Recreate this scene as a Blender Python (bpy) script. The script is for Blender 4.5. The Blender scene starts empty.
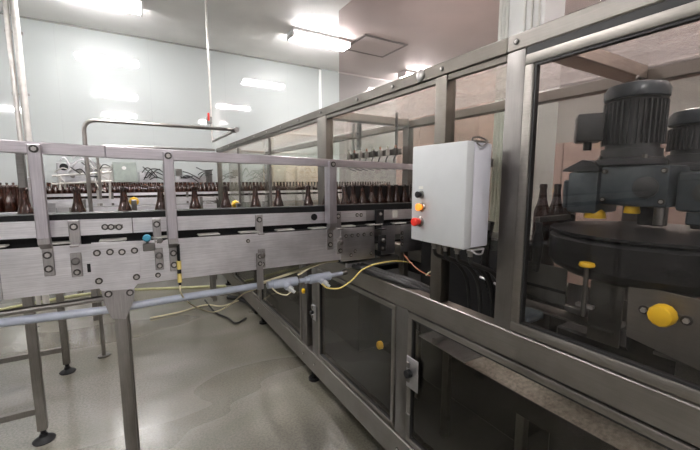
import bpy, bmesh, math, random
from mathutils import Vector, Matrix
random.seed(7)
S = bpy.context.scene
COL = S.collection
PI = math.pi
V = Vector

# ------------------------------------------------------------------ camera
FPX = 360.0
PITCH = math.atan(45 / 360.0)
YAW = math.radians(30.77)
CAM = V((0, 0, 1.6))
HD = V((math.sin(YAW), math.cos(YAW), 0)); RT = V((math.cos(YAW), -math.sin(YAW), 0)); UPV = V((0, 0, 1))
FW = HD * math.cos(PITCH) - UPV * math.sin(PITCH)
UC = HD * math.sin(PITCH) + UPV * math.cos(PITCH)
def at(x, y, ax, v):
    """point of a real plane (axis ax at value v) measured from the photograph"""
    d = FW * FPX + RT * (x - 350) - UC * (y - 225)
    t = (v - CAM[ax]) / d[ax]
    return CAM + d * t
cd = bpy.data.cameras.new('camera'); cam = bpy.data.objects.new('camera', cd); COL.objects.link(cam)
cam.matrix_world = Matrix(((RT.x, UC.x, -FW.x, CAM.x), (RT.y, UC.y, -FW.y, CAM.y), (RT.z, UC.z, -FW.z, CAM.z), (0, 0, 0, 1)))
cd.sensor_width = 36; cd.sensor_fit = 'HORIZONTAL'; cd.lens = FPX / 700 * 36; cd.clip_start = 0.02
S.camera = cam

# ------------------------------------------------------------------ materials
def nm(name):
    m = bpy.data.materials.new(name); m.use_nodes = True
    nt = m.node_tree; b = nt.nodes['Principled BSDF']
    return m, nt, b
def ramp(nt, src, stops):
    r = nt.nodes.new('ShaderNodeValToRGB'); nt.links.new(src, r.inputs[0])
    e = r.color_ramp.elements
    e[0].position, e[0].color = stops[0][0], (*stops[0][1], 1)
    e[1].position, e[1].color = stops[-1][0], (*stops[-1][1], 1)
    for p, c in stops[1:-1]:
        n = e.new(p); n.color = (*c, 1)
    return r.outputs[0]
def coords(nt, scale=(1, 1, 1), kind='Object', rot=(0, 0, 0)):
    t = nt.nodes.new('ShaderNodeTexCoord'); mp = nt.nodes.new('ShaderNodeMapping')
    mp.inputs['Scale'].default_value = scale; mp.inputs['Rotation'].default_value = rot
    nt.links.new(t.outputs[kind], mp.inputs[0]); return mp.outputs[0]
def noise(nt, vec, scale, detail=3, rough=.5):
    n = nt.nodes.new('ShaderNodeTexNoise'); n.inputs['Scale'].default_value = scale
    n.inputs['Detail'].default_value = detail; n.inputs['Roughness'].default_value = rough
    nt.links.new(vec, n.inputs['Vector']); return n.outputs[0]
def bump(nt, b, src, strength, dist=.01):
    n = nt.nodes.new('ShaderNodeBump'); n.inputs['Strength'].default_value = strength; n.inputs['Distance'].default_value = dist
    nt.links.new(src, n.inputs['Height']); nt.links.new(n.outputs[0], b.inputs['Normal'])
def mul(c, k): return tuple(min(1, x * k) for x in c)
def plain(name, c, rough=.5, metal=0, var=.12, scale=12, bmp=.0, coat=0, spec=.5):
    m, nt, b = nm(name)
    v = coords(nt); n = noise(nt, v, scale, 4)
    nt.links.new(ramp(nt, n, [(.3, mul(c, 1 - var)), (.7, mul(c, 1 + var))]), b.inputs['Base Color'])
    b.inputs['Roughness'].default_value = rough; b.inputs['Metallic'].default_value = metal
    b.inputs['Coat Weight'].default_value = coat; b.inputs['Specular IOR Level'].default_value = spec
    if bmp: bump(nt, b, noise(nt, v, scale * 6, 2), bmp, .002)
    return m
def steel(name, c, rough=.33, scale=(3, 90, 90), var=.12, patch=.25, metal=1):
    m, nt, b = nm(name)
    fine = noise(nt, coords(nt, scale), 3, 3, .6)
    big = noise(nt, coords(nt), 5, 4, .6)
    mx = nt.nodes.new('ShaderNodeMix'); mx.data_type = 'RGBA'; mx.blend_type = 'MULTIPLY'; mx.inputs[0].default_value = 1
    nt.links.new(ramp(nt, fine, [(.3, mul(c, 1 - var)), (.7, mul(c, 1 + var))]), mx.inputs[6])
    nt.links.new(ramp(nt, big, [(.3, (1 - patch,) * 3), (.65, (1, 1, 1))]), mx.inputs[7])
    nt.links.new(mx.outputs[2], b.inputs['Base Color'])
    r = nt.nodes.new('ShaderNodeMapRange'); r.inputs[3].default_value = rough - .07; r.inputs[4].default_value = rough + .15
    nt.links.new(big, r.inputs[0]); nt.links.new(r.outputs[0], b.inputs['Roughness'])
    b.inputs['Metallic'].default_value = metal
    wav = noise(nt, coords(nt), 2.2, 1)
    n1 = nt.nodes.new('ShaderNodeBump'); n1.inputs['Strength'].default_value = .5; n1.inputs['Distance'].default_value = .03; nt.links.new(wav, n1.inputs['Height'])
    n2 = nt.nodes.new('ShaderNodeBump'); n2.inputs['Strength'].default_value = .12; n2.inputs['Distance'].default_value = .001; nt.links.new(fine, n2.inputs['Height'])
    nt.links.new(n1.outputs[0], n2.inputs['Normal']); nt.links.new(n2.outputs[0], b.inputs['Normal'])
    return m
def glass(name, tint, refl=1.0, rough=.0, ior=1.5, scratch=0):
    m, nt, b = nm(name); nt.nodes.remove(b)
    out = nt.nodes['Material Output']
    t = nt.nodes.new('ShaderNodeBsdfTransparent'); t.inputs[0].default_value = (*tint, 1)
    g = nt.nodes.new('ShaderNodeBsdfGlossy'); g.inputs['Roughness'].default_value = rough; g.inputs[0].default_value = (refl, refl, refl, 1)
    f = nt.nodes.new('ShaderNodeFresnel')
    ge = nt.nodes.new('ShaderNodeNewGeometry'); mr = nt.nodes.new('ShaderNodeMapRange')   # thin pane: both faces reflect alike
    mr.inputs[3].default_value = ior; mr.inputs[4].default_value = 1 / ior
    nt.links.new(ge.outputs['Backfacing'], mr.inputs[0]); nt.links.new(mr.outputs[0], f.inputs[0])
    mx = nt.nodes.new('ShaderNodeMixShader')
    nt.links.new(f.outputs[0], mx.inputs[0]); nt.links.new(t.outputs[0], mx.inputs[1]); nt.links.new(g.outputs[0], mx.inputs[2])
    last = mx.outputs[0]
    if scratch:
        d = nt.nodes.new('ShaderNodeBsdfTranslucent'); d.inputs[0].default_value = (.85, .80, .79, 1)
        n = noise(nt, coords(nt, (40, 6, 6)), 4, 6, .7)
        r = nt.nodes.new('ShaderNodeMapRange'); r.inputs[1].default_value = .35; r.inputs[2].default_value = .8
        r.inputs[3].default_value = scratch * .4; r.inputs[4].default_value = scratch * 1.6
        nt.links.new(n, r.inputs[0])
        m2 = nt.nodes.new('ShaderNodeMixShader'); nt.links.new(r.outputs[0], m2.inputs[0])
        nt.links.new(last, m2.inputs[1]); nt.links.new(d.outputs[0], m2.inputs[2]); last = m2.outputs[0]
    nt.links.new(last, out.inputs[0])
    return m
def emit(name, c, s):
    m, nt, b = nm(name); b.inputs['Base Color'].default_value = (*c, 1)
    b.inputs['Emission Color'].default_value = (*c, 1); b.inputs['Emission Strength'].default_value = s; return m

M = {}
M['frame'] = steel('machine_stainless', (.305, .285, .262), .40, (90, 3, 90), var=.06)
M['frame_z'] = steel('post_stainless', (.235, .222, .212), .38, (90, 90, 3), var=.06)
M['frame_dark_reflect'] = steel('dark_reflection_stainless', (.16, .146, .128), .36, (90, 3, 90), var=.06)  # same frame steel, its dark reflections put into the base colour
M['beam'] = steel('roof_beam_stainless', (.50, .45, .40), .34, (3, 90, 90))
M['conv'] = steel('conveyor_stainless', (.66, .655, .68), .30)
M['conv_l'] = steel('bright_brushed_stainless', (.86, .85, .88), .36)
M['guard'] = steel('guard_rail_stainless', (.66, .62, .66), .34, patch=.18)
M['guard_z'] = steel('guard_post_stainless', (.60, .57, .61), .34, (90, 90, 3), patch=.15)
M['bracket'] = steel('bracket_stainless', (.50, .48, .48), .35, (90, 90, 4))
M['darksteel'] = steel('dark_steel', (.20, .195, .185), .38)
M['leg'] = steel('leg_stainless', (.30, .285, .265), .38, (90, 90, 3))
M['bolt'] = plain('bolt_steel', (.27, .26, .25), .28, 1)
M['washer_shaded'] = plain('shaded_washer_steel', (.09, .085, .08), .4, .8)  # ring darkened to paint the shadow round each bolt head
M['bolt_head'] = plain('bright_bolt_head', (.62, .60, .58), .3, .9)
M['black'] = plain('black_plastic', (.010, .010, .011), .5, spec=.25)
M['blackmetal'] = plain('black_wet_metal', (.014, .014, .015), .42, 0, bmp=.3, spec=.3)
M['rubber'] = plain('black_rubber', (.012, .012, .012), .5)
M['belt'] = plain('conveyor_chain_plastic', (.05, .045, .042), .35)
M['puck'] = plain('pale_wear_strip', (.50, .49, .46), .4)
M['conduit'] = plain('blue_grey_conduit_plastic', (.42, .46, .55), .28, coat=.4)
M['box'] = plain('light_grey_powder_coat', (.56, .58, .59), .35, var=.03, bmp=.08)
M['box_side'] = plain('pale_grey_powder_coat', (.66, .66, .72), .35, var=.03)
M['red'] = plain('red_button_plastic', (.75, .035, .02), .3)
M['orange'] = emit('orange_lit_button', (.95, .28, .03), .7)
M['yellow'] = plain('yellow_plastic', (.90, .56, .02), .35, var=.06)
M['yellow_cable'] = plain('yellow_cable_jacket', (.78, .62, .20), .4, var=.06)
M['cream_cable'] = plain('cream_cable_jacket', (.68, .62, .42), .45, var=.06)
M['hose_green'] = plain('pale_yellow_green_hose', (.48, .47, .26), .5)
M['red_cable'] = plain('copper_red_cable_jacket', (.45, .16, .08), .45)
M['blue'] = plain('blue_sensor_plastic', (.05, .30, .45), .35)
M['bottle'] = plain('brown_bottle_glass', (.034, .011, .006), .16, 0, var=.3, coat=.3)
M['motor'] = plain('motor_grey_paint', (.085, .090, .095), .38, .2, var=.25, bmp=.25)
M['gear'] = plain('gearbox_blue_grey_paint', (.095, .118, .135), .34, .25, var=.35, bmp=.2)
M['carton'] = plain('brown_cardboard', (.58, .475, .425), .8, var=.1)
M['carton_p'] = plain('pale_cardboard', (.62, .50, .38), .8, var=.08)
M['wood'] = plain('pallet_wood', (.40, .28, .17), .8, var=.2)
M['white'] = plain('white_painted_column', (.74, .74, .72), .4, var=.03)
M['cream'] = plain('cream_ribbed_metal', (.66, .645, .60), .4, var=.05)
M['greenpanel'] = plain('grey_green_panel', (.30, .34, .31), .4)
M['pipe'] = steel('pipe_stainless', (.42, .40, .38), .28, (4, 4, 4))
M['palepipe'] = plain('pale_galvanised_conduit', (.62, .60, .57), .35, .4)
M['tube'] = emit('fluorescent_tube', (1, .97, .96), 58)
M['housing'] = plain('white_light_housing', (.8, .8, .8), .5, var=.02)
M['pane'] = glass('clear_window_pane', (.945, .955, .93), 1, .0, 1.5)
M['pane_door'] = glass('door_window_pane', (.93, .92, .915), .65, .0, 1.5)
M['pane_dark'] = glass('smoked_lower_pane', (.86, .84, .80), .7, .05, 1.5)
M['roofpane'] = glass('scratched_roof_pane', (.90, .86, .84), 1, .12, 1.45, scratch=.28)
M['amber'] = glass('brown_tinted_partition', (.855, .80, .795), .015, .02, 1.4, scratch=.02)
M['tag'] = plain('white_sticker', (.75, .75, .70), .5, var=.02)

def mat_floor():
    m, nt, b = nm('wet_epoxy_floor')
    v = coords(nt)
    big = noise(nt, coords(nt, (.45, 1.1, 1)), 1.3, 2, .45)
    fine = noise(nt, v, 70, 4, .75)
    base = ramp(nt, big, [(.34, (.165, .152, .118)), (.44, (.220, .204, .168)), (.49, (.175, .163, .126)), (.54, (.182, .170, .132)), (.60, (.25, .232, .198)), (.70, (.27, .252, .222))])
    mx = nt.nodes.new('ShaderNodeMix'); mx.data_type = 'RGBA'; mx.blend_type = 'MULTIPLY'; mx.inputs[0].default_value = 1
    nt.links.new(base, mx.inputs[6]); nt.links.new(ramp(nt, fine, [(.40, (.55, .55, .53)), (.58, (1, 1, 1))]), mx.inputs[7])
    nt.links.new(mx.outputs[2], b.inputs['Base Color'])
    r = nt.nodes.new('ShaderNodeMapRange'); r.inputs[1].default_value = .35; r.inputs[2].default_value = .65
    r.inputs[3].default_value = .24; r.inputs[4].default_value = .38
    nt.links.new(big, r.inputs[0]); nt.links.new(r.outputs[0], b.inputs['Roughness'])
    bump(nt, b, noise(nt, v, 60, 3, .6), .16, .006)
    cn = nt.nodes.new('ShaderNodeBump'); cn.inputs['Strength'].default_value = .13; cn.inputs['Distance'].default_value = .004
    nt.links.new(noise(nt, v, 55, 3, .65), cn.inputs['Height']); nt.links.new(cn.outputs[0], b.inputs['Coat Normal'])
    wet = nt.nodes.new('ShaderNodeMapRange'); wet.inputs[1].default_value = .38; wet.inputs[2].default_value = .68; wet.inputs[3].default_value = .35; wet.inputs[4].default_value = 1
    nt.links.new(noise(nt, coords(nt, (.8, .8, 1)), 1.3, 2), wet.inputs[0]); nt.links.new(wet.outputs[0], b.inputs['Coat Weight'])
    b.inputs['Specular IOR Level'].default_value = .7; b.inputs['Coat Roughness'].default_value = .07; b.inputs['Coat IOR'].default_value = 1.85
    return m
def mat_wall(name, c, rough, seam=1.22, dark=.93):
    m, nt, b = nm(name)
    t = nt.nodes.new('ShaderNodeTexCoord'); sp = nt.nodes.new('ShaderNodeSeparateXYZ'); nt.links.new(t.outputs['Object'], sp.inputs[0])
    ad = nt.nodes.new('ShaderNodeMath'); ad.operation = 'ADD'; nt.links.new(sp.outputs[0], ad.inputs[0]); nt.links.new(sp.outputs[1], ad.inputs[1])
    dv = nt.nodes.new('ShaderNodeMath'); dv.operation = 'DIVIDE'; nt.links.new(ad.outputs[0], dv.inputs[0]); dv.inputs[1].default_value = seam
    fr = nt.nodes.new('ShaderNodeMath'); fr.operation = 'FRACT'; nt.links.new(dv.outputs[0], fr.inputs[0])
    s = ramp(nt, fr.outputs[0], [(0, mul(c, dark)), (.010, c), (1, c)])
    nt.links.new(s, b.inputs['Base Color'])
    b.inputs['Roughness'].default_value = rough
    bump(nt, b, noise(nt, coords(nt), 3, 2), .05, .02)
    return m
M['floor'] = mat_floor()
M['wall'] = mat_wall('glossy_white_wall_panel', (.42, .45, .445), .05)
wb_ = M['wall'].node_tree.nodes['Principled BSDF']; wb_.inputs['Coat Weight'].default_value = 1; wb_.inputs['Coat IOR'].default_value = 2.0; wb_.inputs['Coat Roughness'].default_value = .03
M['wall_o'] = mat_wall('matt_white_wall', (.70, .72, .71), .35)
M['wall_mid'] = mat_wall('mid_grey_wall', (.72, .72, .73), .5)
M['wall_grey'] = mat_wall('grey_wall', (.30, .30, .29), .5)
M['ceil'] = plain('grey_ceiling_board', (.88, .868, .855), .55, var=.04, scale=2, bmp=.15)

# ------------------------------------------------------------------ mesh builder
OFF = {}
class MB:
    def __init__(s): s.bm = bmesh.new(); s.sub = []
    def _add(s, bm2):
        me = bpy.data.meshes.new('tmp'); bm2.to_mesh(me); bm2.free(); s.bm.from_mesh(me); bpy.data.meshes.remove(me); return s
    def box(s, x0, x1, y0, y1, z0, z1, bev=.0, rot=None, seg=1):
        b = bmesh.new(); bmesh.ops.create_cube(b, size=1)
        c = V(((x0 + x1) / 2, (y0 + y1) / 2, (z0 + z1) / 2))
        for v in b.verts: v.co = V((v.co.x * abs(x1 - x0), v.co.y * abs(y1 - y0), v.co.z * abs(z1 - z0)))
        if bev: bmesh.ops.bevel(b, geom=b.edges[:], offset=min(bev, .45 * min(abs(x1 - x0), abs(y1 - y0), abs(z1 - z0))), segments=seg, affect='EDGES', profile=.5)
        if rot is not None: bmesh.ops.rotate(b, verts=b.verts, cent=(0, 0, 0), matrix=rot)
        bmesh.ops.translate(b, verts=b.verts, vec=c); return s._add(b)
    def cyl(s, p0, p1, r, seg=16, r2=None, bev=0):
        p0, p1 = V(p0), V(p1); d = p1 - p0
        b = bmesh.new(); bmesh.ops.create_cone(b, cap_ends=True, segments=seg, radius1=r, radius2=r if r2 is None else r2, depth=d.length)
        if bev:
            es = [e for e in b.edges if len(e.link_faces) == 2 and any(len(f.verts) > 4 for f in e.link_faces)]
            bmesh.ops.bevel(b, geom=es, offset=bev, segments=2, affect='EDGES', profile=.5)
        bmesh.ops.rotate(b, verts=b.verts, cent=(0, 0, 0), matrix=V((0, 0, 1)).rotation_difference(d.normalized()).to_matrix())
        bmesh.ops.translate(b, verts=b.verts, vec=(p0 + p1) / 2); return s._add(b)
    def lathe(s, c, prof, seg=20, axis=(0, 0, 1)):
        b = bmesh.new(); rings = []
        for r, z in prof:
            rings.append([b.verts.new((max(r, .0002) * math.cos(2 * PI * k / seg), max(r, .0002) * math.sin(2 * PI * k / seg), z)) for k in range(seg)])
        for a, d in zip(rings, rings[1:]):
            for k in range(seg): b.faces.new((a[k], a[(k + 1) % seg], d[(k + 1) % seg], d[k]))
        b.faces.new(rings[0][::-1]); b.faces.new(rings[-1])
        bmesh.ops.recalc_face_normals(b, faces=b.faces)
        bmesh.ops.rotate(b, verts=b.verts, cent=(0, 0, 0), matrix=V((0, 0, 1)).rotation_difference(V(axis).normalized()).to_matrix())
        bmesh.ops.translate(b, verts=b.verts, vec=V(c)); return s._add(b)
    def prism(s, poly, ax, a, b_, bev=0):
        """poly: 2D points in the two other axes (in order), extruded along ax from a to b_"""
        b = bmesh.new()
        def P(q, w):
            if ax == 0: return (w, q[0], q[1])
            if ax == 1: return (q[0], w, q[1])
            return (q[0], q[1], w)
        A = [b.verts.new(P(q, a)) for q in poly]; B = [b.verts.new(P(q, b_)) for q in poly]
        b.faces.new(A); b.faces.new(B[::-1])
        n = len(poly)
        for i in range(n): b.faces.new((A[i], B[i], B[(i + 1) % n], A[(i + 1) % n]))
        bmesh.ops.recalc_face_normals(b, faces=b.faces)
        if bev: bmesh.ops.bevel(b, geom=b.edges[:], offset=bev, segments=1, affect='EDGES', profile=.5)
        return s._add(b)
    def tube(s, pts, r, seg=10, smooth=0, ridges=0):
        pts = [V(p) for p in pts]
        if smooth: pts = spline(pts, smooth)
        b = bmesh.new(); rings = []
        t0 = (pts[1] - pts[0]).normalized()
        n = t0.orthogonal().normalized()
        for i, p in enumerate(pts):
            if i == 0: t = pts[1] - pts[0]
            elif i == len(pts) - 1: t = pts[-1] - pts[-2]
            else: t = (pts[i + 1] - pts[i]).normalized() + (pts[i] - pts[i - 1]).normalized()
            t = t.normalized(); n = (n - t * n.dot(t)).normalized(); m = t.cross(n)
            rr = r * (1 + (.12 if ridges and i % 2 else 0))
            rings.append([b.verts.new(p + (n * math.cos(2 * PI * k / seg) + m * math.sin(2 * PI * k / seg)) * rr) for k in range(seg)])
        for a, d in zip(rings, rings[1:]):
            for k in range(seg): b.faces.new((a[k], a[(k + 1) % seg], d[(k + 1) % seg], d[k]))
        b.faces.new(rings[0][::-1]); b.faces.new(rings[-1])
        bmesh.ops.recalc_face_normals(b, faces=b.faces); return s._add(b)
    def bolt(s, c, ax=1, sgn=-1, r=.008, h=.006):
        d = V((0, 0, 0)); d[ax] = sgn
        c = V(c); q = MB(); q.cyl(c, c + d * .0027, r * 1.65, 14); q.head = len(q.bm.faces); q.cyl(c + d * .0025, c + d * (h + .0025), r, 6, r * .92); s.sub.append(q); return s
    def build(s, name, mat, parent=None, sharp=35):
        for q in s.sub: first = q.build('bolt', mat, parent)
        if s.sub and not len(s.bm.verts): s.bm.free(); return first
        me = bpy.data.meshes.new(name)
        o = bpy.data.objects.new(name, me); COL.objects.link(o)
        if parent is not None:
            o.parent = parent; off = OFF[parent.name]; bmesh.ops.translate(s.bm, verts=s.bm.verts, vec=-off); OFF[o.name] = off
        else:
            lo = V([min(v.co[i] for v in s.bm.verts) for i in range(3)]); hi = V([max(v.co[i] for v in s.bm.verts) for i in range(3)])
            off = V(((lo.x + hi.x) / 2, (lo.y + hi.y) / 2, lo.z)); bmesh.ops.translate(s.bm, verts=s.bm.verts, vec=-off)
            o.location = off; OFF[o.name] = off
        s.bm.to_mesh(me); s.bm.free()
        hd_ = getattr(s, 'head', None)
        if hd_ is not None:
            me.materials.append(M['washer_shaded']); me.materials.append(M['bolt_head'])
            for f_ in me.polygons: f_.material_index = 1 if f_.index >= hd_ else 0
        else: me.materials.append(M[mat] if isinstance(mat, str) else mat)
        me.polygons.foreach_set('use_smooth', [True] * len(me.polygons)); me.set_sharp_from_angle(angle=math.radians(sharp))
        return o
def spline(P, n):
    out = []
    Q = [P[0] * 2 - P[1]] + P + [P[-1] * 2 - P[-2]]
    for i in range(1, len(Q) - 2):
        for k in range(n):
            t = k / n; a, b, c, d = Q[i - 1], Q[i], Q[i + 1], Q[i + 2]
            out.append(.5 * ((2 * b) + (c - a) * t + (2 * a - 5 * b + 4 * c - d) * t * t + (3 * b - a - 3 * c + d) * t ** 3))
    out.append(P[-1]); return out
def tag(o, label, cat, group=None, kind=None):
    o['label'] = label; o['category'] = cat
    if group: o['group'] = group
    if kind: o['kind'] = kind
    return o
def thing(name, label, cat, loc, group=None):
    o = bpy.data.objects.new(name, None); COL.objects.link(o); o.location = loc; o.empty_display_size = .05
    OFF[o.name] = V(loc); tag(o, label, cat, group); return o
def copy_tree(o, parent=None):
    c = o.copy(); COL.objects.link(c)
    if parent: c.parent = parent
    for ch in list(KIDS.get(o.name, [])): copy_tree(ch, c)
    return c
KIDS = {}
def index_kids():
    KIDS.clear()
    for o in bpy.data.objects:
        if o.parent: KIDS.setdefault(o.parent.name, []).append(o)
def struct(o): o['kind'] = 'structure'; return o

# ------------------------------------------------------------------ the room
K = .86; CZ = 1.6 + 2.7 * K; YW = 8.27 * K; XL, XR, YF = -6.0, 9.0, -4.5
struct(MB().box(XL, XR, YF, YW, -.1, 0).build('floor', 'floor'))
struct(MB().box(XL, XR, YF, YW, CZ, CZ + .1).build('ceiling', 'ceil'))
struct(MB().box(XL, XR, YW, YW + .1, 0, CZ).build('wall_back', 'wall'))
struct(MB().box(XL - .1, XL, YF, YW, 0, CZ).build('wall_left', 'wall_grey'))
struct(MB().box(XR, XR + .1, YF, YW, 0, CZ).build('wall_right', 'wall_o'))
struct(MB().box(XL, XR, YF - .1, YF, 0, CZ).build('wall_front', 'wall_mid'))
M['trim_dark'] = plain('dark_trim', (.20, .20, .19), .5)
struct(MB().box(XL, 4.07 * K, YW - .012, YW - .001, CZ - .022, CZ - .001).build('trim_1', 'trim_dark'))
struct(MB().box(4.57 * K, XR, YW - .02, YW - .001, CZ - .03, CZ - .001, .004).build('trim_2', 'white'))
struct(MB().box(4.03 * K, 4.09 * K, YW - .03, YW - .001, 0, CZ - .03, .004).build('trim_3', 'wall_o'))

# tall brown tinted clear partition behind the machine
pt = struct(MB().box(2.56, 2.568, -3.5, 4.60, .05, CZ - .02).build('window_1', 'amber'))
struct(MB().box(2.552, 2.576, -3.5, 4.60, .0, .05).build('trim_4', 'frame'))

# ceiling access panel
t = thing('ceiling_access_panel', 'square access panel with dark seam in the grey ceiling right of the ceiling light', 'access panel', (4.4 * K, 6.4 * K, CZ - .02))
a, b_, c_, d_ = 3.87 * K, 4.90 * K, 5.95 * K, 6.82 * K
m = MB(); w = .045
m.box(a, b_, c_, c_ + w, CZ - .014, CZ - .001); m.box(a, b_, d_ - w, d_, CZ - .014, CZ - .001)
m.box(a, a + w, c_ + w, d_ - w, CZ - .014, CZ - .001); m.box(b_ - w, b_, c_ + w, d_ - w, CZ - .014, CZ - .001)
m.build('panel_frame', 'trim_dark', t)
MB().box(a + w, b_ - w, c_ + w, d_ - w, CZ - .009, CZ - .001).build('panel', 'ceil', t)

# ceiling lights
LIGHTS = []
def ceiling_light(x, y, label, power=7, ln=.98):
    x *= K; y *= K
    t = thing('ceiling_light', label, 'ceiling light', (x, y, CZ - .09), 'fluorescent ceiling lights')
    MB().box(x - ln / 2 - .03, x + ln / 2 + .03, y - .15, y + .15, CZ - .045, CZ - .001, .01).build('housing', 'housing', t)
    for s in (-1, 1):
        MB().cyl((x - ln / 2, y + s * .085, CZ - .0835), (x + ln / 2, y + s * .085, CZ - .0835), .036, 16).build('tube', 'tube', t)
    MB().box(x - ln / 2 - .028, x - ln / 2 - .002, y - .14, y + .14, CZ - .122, CZ - .046, .004).build('end_cap', 'housing', t)
    MB().box(x + ln / 2 + .002, x + ln / 2 + .028, y - .14, y + .14, CZ - .122, CZ - .046, .004).build('end_cap', 'housing', t)
    for s in (-1, 1):
        ld = bpy.data.lights.new('lamp', 'AREA'); ld.shape = 'RECTANGLE'; ld.size = ln; ld.size_y = .055; ld.energy = power / 2; ld.color = (1, .965, .955)
        lo = bpy.data.objects.new('lamp', ld); COL.objects.link(lo); lo.parent = t; lo.location = (0, s * .085, -.032)
    return t
ceiling_light(3.20, 6.50, 'twin tube fluorescent light on the ceiling left of the square access panel')
ceiling_light(-.32, 6.72, 'twin tube fluorescent light at the top edge of the photo above the white wall')
ceiling_light(3.24, 2.85, 'twin tube ceiling light high above the machine, seen only as a reflection')
ceiling_light(-.32, 2.85, 'twin tube ceiling light above the near conveyor, seen only as a wall reflection')
ceiling_light(3.24, -1.1, 'twin tube ceiling light behind the camera to the right')
ceiling_light(-.32, -1.1, 'twin tube ceiling light behind the camera on the left')
ceiling_light(-3.9, 6.5, 'twin tube ceiling light far left over the accumulation side')
ceiling_light(-3.9, 2.85, 'twin tube ceiling light on the far left side of the room')
ceiling_light(6.52, 7.42, 'twin tube ceiling light beyond the brown tinted partition by the back wall', 6)
ceiling_light(6.8, 2.2, 'twin tube ceiling light beyond the tinted partition above the cartons', 6)
ceiling_light(6.8, -1.6, 'twin tube ceiling light beyond the tinted partition behind the camera', 6)
ceiling_light(-3.9, -1.6, 'twin tube ceiling light behind the camera in the far left corner')

# column with ribbed cream strip
t = thing('support_column', 'white square column with cream ribbed edge rising behind the machine', 'column', (2.35, 1.7, 0))
p0 = at(506, 60, 0, 2.3); p1 = at(541, 60, 0, 2.3); p2 = at(495, 60, 0, 2.3)
MB().box(2.30, 2.54, p1.y, p0.y, 0, CZ - .001, .01).build('column_body', 'white', t)
m = MB()
for k in range(3):
    yy = p0.y + .001 + k * (p2.y - p0.y) / 3
    m.box(2.30 + .004 * k, 2.36, yy, yy + (p2.y - p0.y) / 3 - .006, 0, CZ - .001, .006)
m.build('ribbed_strip', 'cream', t)
m = MB()
for px in (523, 530, 537):
    q = at(px, 60, 0, 2.3); m.box(2.286, 2.2995, q.y - .006, q.y + .006, 0, CZ - .001, .003)
m.build('rib', 'cream', t)
m = MB()
for k in range(6): m.bolt((2.2995, p0.y - .04, .5 + k * .62), 0, -1, .012, .008)
m.build('bolts', 'bolt', t)

# ------------------------------------------------------------------ machine enclosure
X0, X1 = 1.12, 1.18; XB0, XB1 = 1.87, 1.93; YE = 5.93; YN = -.75
enc = thing('machine_enclosure', 'long stainless steel framed machine enclosure with clear panes and dark lower panes', 'machine', (1.5, 2.5, 0))
def bar(name, x0, x1, y0, y1, z0, z1, mat='frame', par=enc, bev=.004): return MB().box(x0, x1, y0, y1, z0, z1, bev).build(name, mat, par)
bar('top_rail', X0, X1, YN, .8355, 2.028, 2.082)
bar('top_rail', X0, X1, .8365, YE, 2.028, 2.082, 'frame_dark_reflect')
bar('top_rail', XB0, XB1, YN, YE, 2.005, 2.06)
bar('rail_flange', X0 + .008, X0 + .03, .84, YE - .05, 2.004, 2.0275, 'frame_dark_reflect', bev=.002)
bar('middle_rail', X0, X1, YN, YE, .962, 1.063)
bar('middle_rail', XB0, XB1, YN, YE, .962, 1.063)
bar('bottom_rail', X0 - .012, X1, YN, YE, .105, .262)
bar('bottom_rail', XB0, XB1, YN, YE, .105, .262)
# posts of the upper storey
for y0, y1 in ((.765, .836), (1.112, 1.178), (2.20, 2.335), (YE - .07, YE)):
    MB().box(X0 + .002, X1 - .002, y0, y1, 1.0635, 2.0275, .005, seg=2).build('upper_post', 'frame_z' if y0 < 1 else 'frame_dark_reflect', enc)
for y0, y1 in ((3.415, 3.445), (4.63, 4.66)):
    MB().box(X0 + .012, X0 + .03, y0, y1, 1.0635, 2.003, .002).build('mullion', 'frame_z', enc)
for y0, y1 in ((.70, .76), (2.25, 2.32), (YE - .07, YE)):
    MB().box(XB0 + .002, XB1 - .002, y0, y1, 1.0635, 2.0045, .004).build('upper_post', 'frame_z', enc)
# posts of the lower storey
for y0, y1 in ((1.322, 1.418), (2.35, 2.46), (2.56, 2.66), (3.80, 3.88), (5.0, 5.08), (YE - .07, YE)):
    MB().box(X0 + .001, X1 - .002, y0, y1, .2625, .9615, .005, seg=2).build('lower_post', 'frame_z', enc)
for y0, y1 in ((.9, .96), (2.35, 2.42), (YE - .07, YE)):
    MB().box(XB0 + .002, XB1 - .002, y0, y1, .2625, .9615, .004).build('lower_post', 'frame_z', enc)
for x in (X0 + .03, XB0 + .03):
    for y in (-.5, 1.37, 2.5, 3.84, 5.6):
        MB().cyl((x, y, .018), (x, y, .104), .02, 14).cyl((x, y, 0), (x, y, .018), .045, 18).build('levelling_foot', 'black', enc)
# cross beams
for y, zz in ((.712, 2.03), (2.24, 2.03), (YE - .08, 2.03)):
    bar('roof_beam', X1 + .001, XB0 - .001, y, y + .082, zz - .012, zz + .045, 'beam')
for y in (YE - .06,):
    bar('end_rail', X1 + .001, XB0 - .001, y, y + .06, .962, 1.063, 'beam'); bar('end_rail', X1 + .001, XB0 - .001, y, y + .06, .105, .262, 'beam')
MB().box(X1 + .02, XB0 - .02, YN, YE, .262, .268).build('drip_floor', 'blackmetal', enc)
# roof pane
for y0, y1 in ((YN, .71), (.80, 2.235), (2.325, YE - .10)):
    MB().box(X1 + .002, XB0 - .002, y0, y1, 2.067, 2.071).build('roof_pane', 'roofpane', enc)
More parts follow.
